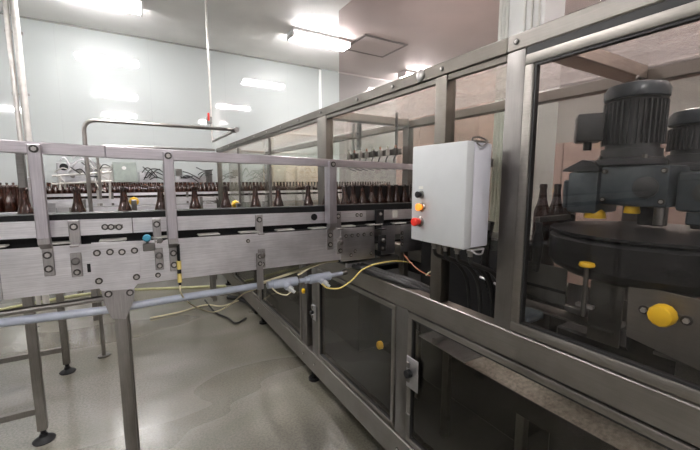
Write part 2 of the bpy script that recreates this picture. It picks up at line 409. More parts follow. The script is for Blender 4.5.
# bolts on the rails
m = MB()
for y in (.80, 1.14, 1.47, 1.8, 2.27, 2.65, 3.05, 3.43, 3.85, 4.25, 4.65, 5.05, 5.45, 5.88): m.bolt((X0 - .0005, y, 2.055), 0, -1, .006, .004)
for y in (1.37, 2.4, 2.61, 3.84): m.bolt((X0 - .0125, y, .185), 0, -1, .007, .004)
m.build('rail_bolts', 'bolt', enc)
MB().lathe((X0 - .0005, 1.268, 2.058), [(.026, 0), (.026, .003), (.020, .005), (0, .005)], 20, (-1, 0, 0)).build('oval_badge', 'bolt', enc)
# upper panes
def pane(y0, y1, z0, z1, mat='pane', x=X0 + .0335, par=enc): return MB().box(x, x + .004, y0, y1, z0, z1).build('window_pane', mat, par)
pane(1.179, 2.199, 1.765, 2.0)
pane(.838, 1.110, 1.335, 2.0)
pane(2.337, 3.428, 1.064, 2.0); pane(3.432, 4.643, 1.064, 2.0); pane(4.647, YE - .072, 1.064, 2.0)
for y0, y1 in ((.762, 2.248), (2.322, YE - .072), (YN, .698)): pane(y0, y1, 1.064, 2.0, 'pane', XB0 + .03)
MB().box(X1 + .002, XB0 - .002, YE - .032, YE - .028, 1.064, 2.0).build('window_pane', 'pane', enc)
# lower back panels, solid steel
for y0, y1 in ((.962, 2.348), (2.422, YE - .072), (YN, .898)): MB().box(XB0 + .02, XB0 + .026, y0, y1, .263, .961).build('back_panel', 'blackmetal', enc)

def framed_door(name, y0, y1, z0, z1, w, glassmat, xf=X0 - .004, dep=.026, par=enc):
    """door leaf: a frame of four bars, its seal and its pane"""
    m = MB()
    m.box(xf, xf + dep, y0, y1, z0, z0 + w, .004, seg=2).box(xf, xf + dep, y0, y1, z1 - w, z1, .004, seg=2)
    m.box(xf, xf + dep, y0, y0 + w, z0 + w, z1 - w, .004, seg=2).box(xf, xf + dep, y1 - w, y1, z0 + w, z1 - w, .004, seg=2)
    d = m.build(name, 'frame', par)
    s = .007; m = MB(); a0, a1, b0, b1 = y0 + w, y1 - w, z0 + w, z1 - w
    m.box(xf + .004, xf + dep - .003, a0, a1, b0, b0 + s).box(xf + .004, xf + dep - .003, a0, a1, b1 - s, b1)
    m.box(xf + .004, xf + dep - .003, a0, a0 + s, b0 + s, b1 - s).box(xf + .004, xf + dep - .003, a1 - s, a1, b0 + s, b1 - s)
    m.build('seal', 'rubber', d)
    MB().box(xf + .012, xf + .016, a0 + s, a1 - s, b0 + s, b1 - s).build('door_pane', glassmat, d)
    return d
# big upper door, nearest the camera
dr = framed_door('upper_door', -.72, .763, 1.071, 2.003, .033, 'pane_door')
MB().box(X0 + .004, X0 + .05, YN + .03, .763, 2.0045, 2.0275).build('door_seal_strip', 'rubber', enc)
# lower doors
d1 = framed_door('lower_door', -.72, 1.318, .268, .957, .028, 'pane_dark')
d2 = framed_door('lower_door', 1.421, 2.347, .268, .957, .028, 'pane_dark')
d3 = framed_door('lower_door', 2.664, 3.797, .268, .957, .028, 'pane_dark')
d4 = framed_door('lower_door', 3.884, 4.997, .268, .957, .028, 'pane_dark')
d5 = framed_door('lower_door', 5.084, YE - .073, .268, .957, .028, 'pane_dark')
d1['label'] = 'lower door with dark pane and bright latch plate'
def latch(y, z, par, s=1.0):
    h = MB().box(X0 - .010, X0 - .0045, y - .045 * s, y + .045 * s, z - .085 * s, z + .085 * s, .002).build('latch_plate', 'conv', par)
    MB().cyl((X0 - .038, y + .012, z), (X0 - .0105, y + .012, z), .021 * s, 18, bev=.003).build('latch_knob', 'black', h)
    MB().box(X0 - .020, X0 - .0105, y + .015, y + .034, z + .023, z + .055, .003).build('latch_catch', 'bolt', h)
    MB().box(X0 - .020, X0 - .0105, y + .012, y + .032, z - .05, z - .023, .003).build('latch_catch', 'bolt', h)
latch(1.272, .655, d1, .95)
latch(2.40, .60, enc, .7)
MB().box(X0 - .010, X0 - .0045, 1.285, 1.315, .31, .43, .003).build('hinge', 'bolt', d1)
# black hydraulic hose in the door corner
tag(MB().tube([at(524, 78, 0, 1.2), at(527, 70, 0, 1.22), at(534, 62, 0, 1.25), at(548, 53, 0, 1.30)], .010, 10, 6).build('black_hose', 'rubber'),
    'short black hose bent across the top left corner inside the big upper door', 'hose')

# ------------------------------------------------------------------ grey control box
BX0, BX1, BY0, BY1, BZ0, BZ1 =   .947, 1.074, .840, 1.108, 1.366, 1.726
cb = thing('control_box', 'light grey electrical control box with three buttons mounted on the machine', 'control box', (1.0, .97, BZ0))
MB().box(BX0 + .040, BX1, BY0, BY1, BZ0, BZ1, .006, seg=2).build('box_body', 'box_side', cb)
lid = MB().box(BX0, BX0 + .038, BY0 - .003, BY1 + .003, BZ0 - .003, BZ1 + .003, .006, seg=2).build('box_lid', 'box', cb)
MB().box(BX0 + .0382, BX0 + .0398, BY0 + .004, BY1 - .004, BZ0 + .004, BZ1 - .004).build('lid_gasket', 'rubber', cb)
for y in (.88, 1.07):
    for z in (BZ0 + .05, BZ1 - .08): MB().box(BX1 + .0005, X0 - .0005, y - .012, y + .012, z, z + .03).build('mounting_bracket', 'bracket', cb)
def button(px, py, mat, r, dome=.014, collar='bolt'):
    q = at(px, py, 0, BX0)
    c = MB().lathe((BX0 - .0002, q.y, q.z), [(r * 1.25, 0), (r * 1.25, .003), (r * 1.1, .006), (r * .9, .007), (0, .007)], 20, (-1, 0, 0)).build('button_collar', collar, cb)
    MB().lathe((BX0 - .0075, q.y, q.z), [(r * .75, 0), (r * .75, dome * .5), (r, dome * .55), (r, dome * .85), (r * .8, dome), (0, dome * 1.05)], 20, (-1, 0, 0)).build('button', mat, cb)
button(421.5, 194.5, 'black', .0125, .018); button(422, 207, 'orange', .0145, .017); button(420, 221.5, 'red', .0165, .028)
m = MB().box(BX0 - .0012, BX0 - .0003, at(421, 190, 0, BX0).y - .012, at(421, 190, 0, BX0).y + .012, at(421, 189, 0, BX0).z, at(421, 187, 0, BX0).z + .003).build('legend_plate', 'tag', lid)
m = MB().tube([(.99, .856, BZ1 + .006), (.985, .85, BZ1 + .014), (1.01, .846, BZ1 + .018), (1.05, .85, BZ1 + .012), (1.056, .856, BZ1 + .006)], .003, 8, 5)
m.tube([(.992, .838, BZ1 - .002), (1.01, .832, BZ1 - .014), (1.03, .833, BZ1 - .004), (1.05, .835, BZ1 + .008)], .0025, 8, 5)
m.box(.99, 1.055, .842, .866, BZ1 + .0005, BZ1 + .006, .001)
m.build('lid_clasp', 'bolt', cb)
for y in (.87, .93, .99, 1.05):
    MB().cyl((1.02, y, BZ0 - .028), (1.02, y, BZ0 - .0005), .013, 12, bev=.002).cyl((1.02, y, BZ0 - .040), (1.02, y, BZ0 - .028), .009, 12).build('cable_gland', 'bolt', cb)
MB().box(.985, 1.055, .836, .858, BZ0 - .012, BZ0 - .0045, .002).tube([(.99, .836, BZ0 - .010), (1.0, .825, BZ0 - .02), (1.03, .828, BZ0 - .022), (1.05, .838, BZ0 - .01)], .003, 8, 5).build('lower_clasp', 'conv_l', cb)

# hoses dropping from the control box into the machine
def cable(name, pts, r, mat, label, cat='cable', sm=7, group=None, ridges=0):
    return tag(MB().tube(pts, r, 10, sm, ridges).build(name, mat), label, cat, group)
hose_l = ['leftmost', 'second', 'third', 'rightmost']
for k, y in enumerate((1.05, .99, .93, .87)):
    cable('black_hose', [(1.02, y, BZ0 - .042), (1.03, y, BZ0 - .065), (1.08, y, BZ0 - .085), (1.16, y + .004, 1.245), (1.22, y + .005, 1.17), (1.24, y, 1.05), (1.25, y, .96)], .0075 + .0015 * (k % 2), 'rubber',
          '%s of the four black hoses hanging below the grey control box' % hose_l[k], 'hose', 8, 'hoses below the control box')
for k, (x, y) in enumerate(((1.33, 1.03), (1.38, .98), (1.34, .92))):
    cable('corrugated_hose', [(x, y, 1.42), (x - .01, y + .01, 1.32), (x - .02, y, 1.20), (x, y - .03, 1.10), (x + .01, y - .04, 1.00)], .016, 'blackmetal',
          '%s dark corrugated hose inside the machine below the control box' % ('leftmost', 'middle', 'rightmost')[k], 'hose', 12, 'corrugated hoses inside the machine', 1)

# ------------------------------------------------------------------ near conveyor
YP = 1.82
conv = thing('bottle_conveyor', 'near stainless bottle conveyor with guard rail crossing the photo into the machine', 'conveyor', (0, 2.0, 0))
def cz(l, x, x0=-.45, x1=1.08): return l[0] + (l[1] - l[0]) * (x - x0) / (x1 - x0)
BT = (1.340, 1.318); BB = (1.145, 1.133)
def side(x0, x1, name='side_plate', mat='conv', y0=YP, y1=YP + .004, bt=0, bb=0):
    return MB().prism([(x0, cz(BB, x0) + bb), (x1, cz(BB, x1) + bb), (x1, cz(BT, x1) + bt), (x0, cz(BT, x0) + bt)], 1, y0, y1).build(name, mat, conv)
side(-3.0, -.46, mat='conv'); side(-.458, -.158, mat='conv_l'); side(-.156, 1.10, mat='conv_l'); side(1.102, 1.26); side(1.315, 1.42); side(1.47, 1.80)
side(-3.0, 1.80, 'side_plate', 'conv', 2.176, 2.18)
for x in (-2.5, -1.8, -1.1, -.4, .3, 1.0, 1.6):
    MB().box(x, x + .04, YP + .0045, 2.1755, 1.16, 1.20, .003).build('cross_member', 'darksteel', conv)
MB().box(-3.0, 1.80, 1.90, 2.10, 1.325, 1.342, .003).build('chain_belt', 'belt', conv)
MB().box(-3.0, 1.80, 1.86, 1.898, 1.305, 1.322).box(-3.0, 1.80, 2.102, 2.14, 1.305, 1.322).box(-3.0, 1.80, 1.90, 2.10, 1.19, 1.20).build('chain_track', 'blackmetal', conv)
for k in range(16):
    x = -1.32 + k * .196
    MB().box(x, x + .10, 1.83, 1.885, cz(BT, x) + .0025, cz(BT, x) + .010, .003).build('wear_strip', 'puck', conv)
MB().box(-3.0, 1.80, 1.886, 1.897, 1.3225, 1.415).build('gap_shade_strip', 'black', conv)  # added black strip, paints the shade in the gap above the side plate
# guide rails (steel face and black plastic liner)
ST = (1.440, 1.416); SB = (1.373, 1.351)
def strip(x0, x1, nm_='guide_rail', y0=1.853, y1=1.858, mat='conv_l'):
    return MB().prism([(x0, cz(SB, x0)), (x1, cz(SB, x1)), (x1, cz(ST, x1)), (x0, cz(ST, x0))], 1, y0, y1).build(nm_, mat, conv)
strip(-3, -.02); strip(-.017, 1.22); strip(1.223, 1.80, mat='conv')
MB().prism([(-3, 1.435), (1.8, 1.405), (1.8, 1.445), (-3, 1.482)], 1, 1.862, 1.955).build('guide_liner', 'black', conv)
MB().prism([(-3, 1.375), (1.8, 1.36), (1.8, 1.40), (-3, 1.415)], 1, 2.045, 2.10).build('guide_liner', 'black', conv)
MB().prism([(-3, 1.38), (1.8, 1.36), (1.8, 1.43), (-3, 1.45)], 1, 2.105, 2.11).build('guide_rail', 'conv', conv)
m = MB()
for px in (105, 111, 119): q = at(px, 227, 1, 1.853); m.bolt((q.x, 1.8528, q.z), 1, -1, .008)
for px in (357, 361): q = at(px, 215, 1, 1.853); m.bolt((q.x, 1.8528, q.z), 1, -1, .007)
MB().box(at(102, 227, 1, 1.853).x, at(123, 227, 1, 1.853).x, 1.8505, 1.8525, at(110, 229, 1, 1.85).z, at(110, 225, 1, 1.85).z).build('splice_plate', 'bolt', conv)
q = at(59, 227, 1, 1.853)
m.build('splice_bolts', 'bolt', conv)
q = at(314, 217, 1, 1.8525); MB().cyl((q.x, 1.848, q.z), (q.x, 1.8525, q.z), .019, 20).build('round_plug', 'black', conv)
q = at(395, 214, 1, 1.8525); MB().box(q.x - .02, q.x + .02, 1.851, 1.8525, q.z - .024, q.z + .024).build('tape_mark', 'tag', conv)
q = at(89, 268, 1, YP); MB().box(q.x - .006, q.x + .006, YP - .0012, YP - .0002, q.z - .018, q.z + .018, .0005).build('slot', 'black', conv)
# guide rail brackets clamped to the side plate
def bracket(px0, px1, pyt, pym, pyb, mat='bracket'):
    a = at(px0, pyt, 1, 1.84); b = at(px1, pyt, 1, 1.84); a2 = at((px0 + px1) / 2, pym, 1, 1.84); c = at((px0 + px1) / 2, pyb, 1, YP)
    xm = (a.x + b.x) / 2; hw = (b.x - a.x) / 2
    m = MB().box(xm - hw, xm + hw, 1.838, 1.852, a2.z, a.z, .002)
    m.box(xm - hw * .8, xm + hw * .8, 1.800, 1.837, a2.z, a2.z + .008, .002)
    o = m.build('rail_bracket', mat, conv)
    q = MB().box(xm - hw, xm + hw, YP - .008, YP - .0005, c.z, c.z + .100, .002).build('clamp_plate', mat, o)
    m = MB().bolt((xm, 1.8375, a.z - .025), 1, -1, .009, .008).bolt((xm, YP - .0085, c.z + .02), 1, -1, .008)
    MB().lathe((xm, YP - .0085, c.z + .068), [(.015, 0), (.015, .014), (.010, .02), (0, .021)], 14, (0, -1, 0)).build('spring_knob', 'bolt', o)
    m.build('bracket_bolts', 'bolt', o)
bracket(67.5, 79, 221, 246, 277); bracket(152, 160.5, 219, 241, 270)
bracket(255.5, 262.5, 215, 234, 268); bracket(334.5, 341, 212, 229, 254)
bracket(376, 384, 210, 229, 251, 'blackmetal')
# the long bracket strap that drops to the conduit
q = at(259, 262, 1, YP); q2 = at(259, 289, 1, YP)
m = MB().box(q.x - .017, q.x + .017, YP - .016, YP - .0085, q2.z, q.z + .05, .002).build('conduit_strap', 'bracket', conv)
MB().bolt((q.x, YP - .0165, q.z + .032), 1, -1, .007).bolt((q.x, YP - .0165, q.z - .005), 1, -1, .007).build('strap_bolts', 'bolt', m)
# gusset plate with bolts
pts = [(91, 243), (139, 241), (141, 280), (131, 292), (104, 293), (92, 282)]
P = [at(x, y, 1, YP - .008) for x, y in pts]
g = MB().prism([(p.x, p.z) for p in P], 1, YP - .008, YP - .0006, .0008).build('gusset_plate', 'conv_l', conv)
m = MB()
for x, y in ((97, 253), (110, 252), (122, 252), (134.5, 250.5), (99, 281), (136.5, 277)):
    q = at(x, y, 1, YP - .009); m.bolt((q.x, YP - .0085, q.z), 1, -1, .0085)
m.build('gusset_bolts', 'bolt', g)
pts = [(341, 229), (374, 228), (375, 258), (341, 262)]
P = [at(x, y, 1, YP - .007) for x, y in pts]
g = MB().prism([(p.x, p.z) for p in P], 1, YP - .007, YP - .0006, .0008).build('gusset_plate', 'conv', conv)
m = MB()
for x, y in ((346, 236), (352, 235.5), (358, 235), (364, 234.5), (371, 234), (351, 255), (355, 251), (371, 253)):
    q = at(x, y, 1, YP - .008); m.bolt((q.x, YP - .0075, q.z), 1, -1, .0065)
m.build('gusset_bolts', 'bolt', g)
m = MB()
for x, y in ((402, 233), (402, 238), (402, 244)): q = at(x, y, 1, YP - .001); m.bolt((q.x, YP - .001, q.z), 1, -1, .007)
for x, y in ((158, 275),): q = at(x, y, 1, YP - .001); m.bolt((q.x, YP - .001, q.z), 1, -1, .007)
for x, y in ((248, 241),): q = at(x, y, 1, YP - .001); m.bolt((q.x, YP - .001, q.z), 1, -1, .006)
m.build('side_bolts', 'bolt', conv)
# curved lower skirt near the machine
a = at(347, 263, 1, 1.84); b = at(398, 255, 1, 1.84)
MB().prism([(a.x, a.z - .03), (b.x, b.z - .032), (b.x, b.z + .0), (a.x, a.z - .004)], 1, 1.835, 1.86).build('lower_skirt', 'conv', conv)
# guard: top rail in two lengths
MB().prism([(-3.0, 1.778), (-.095, 1.6925), (-.095, 1.7365), (-3.0, 1.825)], 1, 1.80, 1.84, .002).build('guard_rail', 'guard', conv)
MB().prism([(-.093, 1.6905), (1.55, 1.6655), (1.55, 1.7000), (-.093, 1.7385)], 1, 1.795, 1.835, .002).build('guard_rail', 'guard', conv)
def gpost(px0, px1, py, yb=240, ybr=(252, 280)):
    a = at(px0, py, 1, 1.77); b = at(px1, py, 1, 1.77); f0 = at(px0, yb, 1, 1.77)
    zt = 1.7335 - .0233 * (a.x + .1) - .006
    o = MB().box(a.x, b.x, 1.77, 1.7935, f0.z, zt, .003).box(a.x, a.x + .004, 1.794, 1.83, f0.z, 1.675, .001).build('guard_post', 'guard_z', conv)
    w_ = (b.x - a.x)
    MB().prism([(1.795, f0.z + .02), (1.77, f0.z), (1.77, f0.z - .02), (1.812, f0.z - .045), (1.812, f0.z - .02)], 0, a.x + .002, b.x - .002).build('post_foot', 'bracket', o)
    br = MB().box(a.x + .004, b.x - .002, YP - .0085, YP - .0006, f0.z - .155, f0.z - .03, .002).build('post_bracket', 'bracket', o)
    xm = (a.x + b.x) / 2
    MB().bolt((xm, YP - .009, f0.z - .07), 1, -1, .009).bolt((xm, YP - .009, f0.z - .125), 1, -1, .009).build('bracket_bolts', 'bolt', br)
    MB().bolt((xm, 1.7695, zt - .018), 1, -1, .009, .005).build('post_bolt', 'bolt', o)
gpost(31, 45, 190, 240); gpost(165, 175.5, 190, 240); gpost(329.5, 337, 190, 224)
# black clips with yellow knobs on the far guide rail
for px, py in ((134, 201), (234, 204)):
    q = at(px, py, 1, 2.24)
    k = MB().cyl((q.x, 2.14, q.z), (q.x, 2.26, q.z), .007, 10).box(q.x - .012, q.x + .012, 2.1115, 2.14, 1.41, q.z + .012, .002).build('rod_clamp', 'bolt', conv)
    MB().lathe((q.x, 2.215, q.z), [(.020, 0), (.024, .006), (.024, .022), (.018, .030), (0, .031)], 8, (0, -1, 0)).build('yellow_knob', 'yellow', k)
# near leg and its bracket
zb = 1.135
lg = MB().box(-.112, -.064, YP + .008, YP + .056, .05, 1.01, .004, seg=2).build('leg', 'leg', conv)
MB().cyl((-.088, YP + .032, .014), (-.088, YP + .032, .049), .013, 12).lathe((-.088, YP + .032, 0), [(.045, 0), (.045, .006), (.02, .015), (0, .016)], 20).build('levelling_foot', 'black', lg)
P = [at(x, y, 1, YP - .014) for x, y in ((101, 291), (135, 289), (134, 300), (126, 319), (112, 319), (104, 303))]
lb = MB().prism([(p.x, p.z) for p in P], 1, YP - .014, YP - .0085, .001).build('leg_bracket', 'bracket', conv)
m = MB()
for x, y in ((108.5, 294), (130, 292.5)): q = at(x, y, 1, YP - .0145); m.bolt((q.x, YP - .0145, q.z), 1, -1, .009)
m.build('bracket_bolts', 'bolt', lb)
for x, y in ((-.088, 2.12), (-2.3, 1.83), (-2.3, 2.12)):
    l2 = MB().box(x - .024, x + .024, y, y + .048, .05, 1.15, .004).build('leg', 'leg', conv)
    MB().cyl((x, y + .024, .014), (x, y + .024, .049), .013, 12).lathe((x, y + .024, 0), [(.045, 0), (.045, .006), (.02, .015), (0, .016)], 20).build('levelling_foot', 'black', l2)
l2 = MB().box(1.60, 1.648, 1.95, 1.998, .27, 1.15, .004).build('leg', 'leg', conv)

# ------------------------------------------------------------------ bottles
PROF = [(.0, 0), (.027, 0), (.0305, .004), (.0300, .108), (.0275, .124), (.0215, .142), (.0165, .162), (.0135, .190), (.0125, .207), (.0142, .208), (.0142, .222), (.0115, .226), (.0, .226)]
bm_ = MB().lathe((0, 0, 0), PROF, 20); b0 = bm_.build('beer_bottle', 'bottle', None, 50)
used = [False]
def bottle(x, y, z, label, group, lo=None):
    o = b0 if not used[0] else b0.copy()
    if used[0]: COL.objects.link(o)
    used[0] = True
    o.location = (x, y, z); o.rotation_euler = (0, 0, random.random() * 6)
    return tag(o, label, 'bottle', group)
BZT = 1.3425
xs = [-.222, -.046, .107, .262, .415, .576, .709, .897]
ordn = ['first', 'second', 'third', 'fourth', 'fifth', 'sixth', 'seventh', 'eighth']
for i, x in enumerate(xs):
    bottle(x, 2.0, BZT, 'brown bottle on the near conveyor, %s of the spaced bottles from the left' % ordn[i], 'brown bottles spaced along the near conveyor')
for x in (-.40, -.60, -.82):
    bottle(x, 2.0, BZT, 'brown bottle on the near conveyor at the left edge, left of the first guard post', 'brown bottles at the left end of the near conveyor')
x = 1.02
while x < 1.74:
    bottle(x, 2.0 + random.uniform(-.004, .004), BZT, 'brown bottle in the closely packed run where the near conveyor enters the machine', 'brown bottles packed inside the machine mouth'); x += .0655 if x < 1.2 else .070

# ------------------------------------------------------------------ grey conduit under the conveyor
cdt = thing('conduit_pipe', 'blue grey plastic conduit running below the near conveyor with two tee fittings', 'conduit', (0, 1.8, 1.03))
YC = 1.842
def cp(px, py): return at(px, py, 1, YC)
MB().tube([cp(-260, 368), cp(0, 323), cp(110, 309.5), cp(170, 299.5), cp(262, 285)], .0175, 14).build('pipe', 'conduit', cdt)
MB().tube([cp(299, 281), cp(309, 279.5)], .013, 14).build('pipe', 'conduit', cdt)
MB().tube([cp(331, 275.5), cp(342, 273)], .013, 14).build('pipe', 'conduit', cdt)
for (x0, y0, x1, y1) in ((272, 284.5, 297, 281), (309, 279.5, 330, 275.5)):
    a, b = cp(x0, y0), cp(x1, y1); mid = a.lerp(b, .45)
    T = MB().cyl(a, b, .026, 16, bev=.003).cyl(a - (b - a).normalized() * .026, a + (b - a).normalized() * .004, .020, 14).build('tee_fitting', 'conduit', cdt)
    e = mid + V((.034, -.042, -.036))
    MB().cyl(mid, mid + (e - mid) * .6, .021, 14).build('cord_grip_body', 'conduit', T)
    MB().cyl(mid + (e - mid) * .6, e, .017, 10, bev=.003).cyl(e, e + (e - mid) * .28, .009, 10).build('cord_grip', 'box', T)
a = cp(342, 273)
MB().cyl(a, a + V((.03, 0, .004)), .018, 10, bev=.002).build('end_gland', 'bolt', cdt)

# stainless tube behind the conduit
tag(MB().tube([at(-200, 345, 1, 1.90), at(0, 314, 1, 1.90), at(106, 298, 1, 1.90)], .013, 12).build('stainless_tube', 'pipe'),
    'thin dark stainless tube just above the conduit left of the near leg', 'tube')

# sensor cable, connector, blue sensor
se = thing('photo_sensor', 'small blue photo sensor on the conveyor side plate left of the second guard post', 'sensor', at(147, 250, 1, 1.80))
q = at(147, 239, 1, 1.80)
MB().lathe((q.x, 1.825, q.z), [(.013, 0), (.017, .006), (.017, .03), (.012, .038), (0, .039)], 14, (0, -1, .15)).build('sensor_head', 'blue', se)
MB().box(q.x - .018, q.x + .030, 1.800, 1.8115, q.z - .055, q.z - .02, .003).cyl((q.x, 1.815, q.z - .03), (q.x, 1.815, q.z - .005), .006, 10).build('sensor_bracket', 'bolt', se)
MB().lathe((q.x + .05, 1.808, q.z - .012), [(.012, 0), (.012, .01), (0, .012)], 12, (0, -1, 0)).build('adjusting_knob', 'bolt', se)
yc = thing('sensor_connector', 'yellow and black plug connector hanging on the side plate below the second guard post', 'connector', at(179, 285, 1, 1.80))
A, B_ = at(178, 243, 1, 1.795), at(180, 285, 1, 1.795)
def seg(a, b): return A.lerp(B_, a), A.lerp(B_, b)
for a_, b2_, r_ in ((.03, .42, .0065), (.62, .72, .0085), (.93, 1.0, .006)): MB().cyl(*seg(a_, b2_), r_, 12).build('plug_collar', 'black', yc)
for a_, b2_ in ((.42, .62), (.72, .93)): MB().cyl(*seg(a_, b2_), .0095, 12).build('plug_body', 'yellow_cable', yc)
cable('sensor_cable', [at(178, 243, 1, 1.795), at(176, 237, 1, 1.80), at(166, 239, 1, 1.80), at(157, 243, 1, 1.80)], .0025, 'black', 'thin black cable from the blue sensor to the yellow plug connector')
cable('sensor_cable', [at(180, 285, 1, 1.795), at(181, 293, 1, 1.80), at(187, 301, 1, 1.86), at(198, 308, 1, 1.95), at(213, 312, 1, 2.0), at(228, 306, 1, 1.96), at(243, 294, 1, 1.88), at(256, 289, 1, 1.83)], .0035, 'cream_cable',
      'cream cable looping under the conveyor from the yellow plug to the strap')
cable('sensor_cable', [at(272, 288, 1, 1.76), at(278, 293, 1, 1.75), at(286, 295, 1, 1.74), at(291, 292, 1, 1.73)], .003, 'cream_cable', 'short cream cable drooping under the left tee fitting')
cable('yellow_cable', [at(322, 284, 1, 1.73), at(328, 288, 1, 1.73), at(340, 288, 1, 1.72), at(352, 280, 1, 1.71), at(362, 270, 1, 1.70), at(376, 264, 1, 1.72), at(396, 261, 1, 1.78), at(412, 263, 1, 1.85)], .0045, 'yellow_cable',
      'bright yellow cable curving from the right tee fitting up into the machine')
cable('cream_cable', [at(262, 283, 1, 1.86), at(280, 277, 1, 1.88), at(300, 270, 1, 1.90), at(320, 263, 1, 1.93), at(334, 261, 1, 1.95)], .008, 'cream_cable', 'thick cream cable rising behind the left tee fitting')
cable('cream_cable', [at(298, 275, 1, 1.86), at(310, 268, 1, 1.87), at(322, 263, 1, 1.88), at(338, 261, 1, 1.90)], .006, 'cream_cable', 'thick cream cable rising behind the right tee fitting')
# dark hoses lying over the middle rail
for k in range(3):
    cable('black_hose', [(1.09 + .03 * k, 2.15, 1.082), (1.115 + .031 * k, 1.9, 1.080), (1.125 + .032 * k, 1.6, 1.080), (1.14 + .033 * k, 1.40, 1.080), (1.22 + .033 * k, 1.25, 1.03)], .014, 'rubber',
          '%s black hose lying over the machine middle rail under the conveyor mouth' % ('outer', 'middle', 'inner')[k], 'hose', 7, 'black hoses over the middle rail')
cable('red_cable', [at(404, 255, 0, 1.3), at(416, 268, 0, 1.3), at(428, 275, 0, 1.28), at(436, 276, 0, 1.3)], .003, 'red_cable', 'thin copper red cable inside the machine below the control box')
tag(MB().cyl(at(426, 275, 0, 1.24), at(437, 267, 0, 1.24), .004, 8).build('cable_tie', 'cream_cable'), 'pale cable tie tail among the dark hoses below the control box', 'cable tie')
for (x0, y0, x1, y1, n_) in ((480, 277, 487, 280, 'left'), (494, 283, 499, 286, 'right')):
    tag(MB().cyl(at(x0, y0, 0, 1.24), at(x1, y1, 0, 1.24), .005, 8).build('chrome_pin', 'conv_l'), 'small bright pin inside the machine, %s of the two beside the corner post' % n_, 'pin')

# ------------------------------------------------------------------ floor cables far under the machine
def fl(px, py): p = at(px, py, 2, .015); return p
cable('floor_cable', [fl(150, 318), fl(180, 312), fl(205, 305), fl(222, 306), fl(240, 300)], .010, 'cream_cable', 'cream cable lying on the floor beyond the near leg')
cable('floor_cable', [fl(205, 300), fl(215, 312), fl(228, 318), fl(236, 323), fl(246, 318)], .010, 'rubber', 'dark cable lying on the floor next to the machine base')
cable('floor_hose', [at(228, 297, 2, .03), at(240, 299, 2, .03), at(250, 304, 2, .03), at(257, 312, 2, .03)], .028, 'rubber', 'thick black hose on the floor at the far end of the machine base', 'hose')
cable('floor_hose', [at(-40, 320, 2, .015), at(0, 310, 2, .015), at(40, 302, 2, .015), at(80, 295, 2, .015), at(130, 290, 2, .015), at(200, 287, 2, .015), at(226, 286, 2, .015)], .020, 'hose_green', 'pale yellow hose running across the floor behind the accumulation table legs', 'hose')

# ------------------------------------------------------------------ accumulation table on the left
ac = thing('accumulation_table', 'stainless accumulation table on the left carrying massed brown bottles', 'table', (-1.6, 3.2, 0))
MB().box(-2.62, -.555, 2.705, 3.695, 1.315, 1.34, .004).build('table_top', 'darksteel', ac)
MB().box(-2.62, -.555, 2.700, 2.7045, 1.25, 1.42, .002).box(-2.62, -.555, 3.6955, 3.70, 1.25, 1.42, .002).build('side_guide', 'conv', ac)
for x in (-.58, -2.45):
    for y in (2.73, 3.66):
        lg = MB().box(x - .024, x + .024, y - .024, y + .024, .075, 1.3145, .004, seg=2).build('leg', 'leg', ac)
        MB().cyl((x, y, .02), (x, y, .10), .014, 12).lathe((x, y, 0), [(.055, 0), (.058, .006), (.05, .014), (.024, .030), (.018, .05), (0, .051)], 22).build('levelling_foot', 'black', lg)
for y in (2.73, 3.66): MB().box(-2.425, -.605, y - .016, y + .016, .185, .225, .003).build('brace', 'leg', ac)
for x in (-.555,): 
    MB().box(x - .012, x + .001, 2.74, 2.80, 1.3405, 1.62, .003).box(x - .012, x + .001, 2.95, 3.02, 1.3405, 1.62, .003).build('end_guide_post', 'conv', ac)
q0 = at(20, 175, 1, 2.72); q1 = at(28, 175, 1, 2.72)
MB().box(q0.x, q1.x, 2.66, 2.6995, 1.26, 1.80, .003).build('guide_post', 'darksteel', ac)
n = 0
for j in range(7):
    for i in range(7):
        x = -.60 - .034 - i * .0635 - (.03 if j % 2 else 0); y = 2.86 + j * .0565 + .25
        bottle(x, y, 1.3405, 'brown bottle in the massed block standing on the accumulation table at left', 'brown bottles massed on the accumulation table'); n += 1

# ------------------------------------------------------------------ far conveyor by the back wall
fc = thing('far_conveyor', 'long pale conveyor carrying a packed bottle row along the back wall', 'conveyor', (1.5, 6.4, 0))
MB().box(-2.5, 4.9, 6.28, 6.285, 1.22, 1.335).box(-2.5, 4.9, 6.515, 6.52, 1.22, 1.335).build('side_plate', 'conv_l', fc)
MB().box(-2.5, 4.9, 6.30, 6.50, 1.325, 1.34).build('chain_belt', 'belt', fc)
MB().box(-2.5, 4.9, 6.325, 6.33, 1.37, 1.41).build('guide_rail', 'conv_l', fc)
MB().box(-2.5, 4.9, 6.502, 6.507, 1.37, 1.41).build('guide_rail', 'conv_l', fc)
for k in range(8):
    x = -2.3 + k * 1.0
    MB().box(x, x + .03, 6.295, 6.32, 1.345, 1.42, .002).box(x, x + .03, 6.262, 6.2795, 1.20, 1.42).build('rail_bracket', 'darksteel', fc)
for x in (-2.2, -.8, .6, 2.0, 3.4, 4.7):
    for y in (6.29, 6.46): MB().box(x, x + .05, y, y + .05, 0, 1.2195, .003).build('leg', 'leg', fc)
    MB().box(x + .01, x + .04, 6.345, 6.455, .3, .34).build('brace', 'leg', fc)
x = -1.75
while x < 4.85:
    bottle(x, 6.385, 1.3402, 'small brown bottle in the packed row on the far conveyor by the back wall', 'brown bottles packed on the far conveyor')
    if x > -1.3: bottle(x + .03125, 6.442, 1.3402, 'small brown bottle in the packed row on the far conveyor by the back wall', 'brown bottles packed on the far conveyor')
    x += .0625
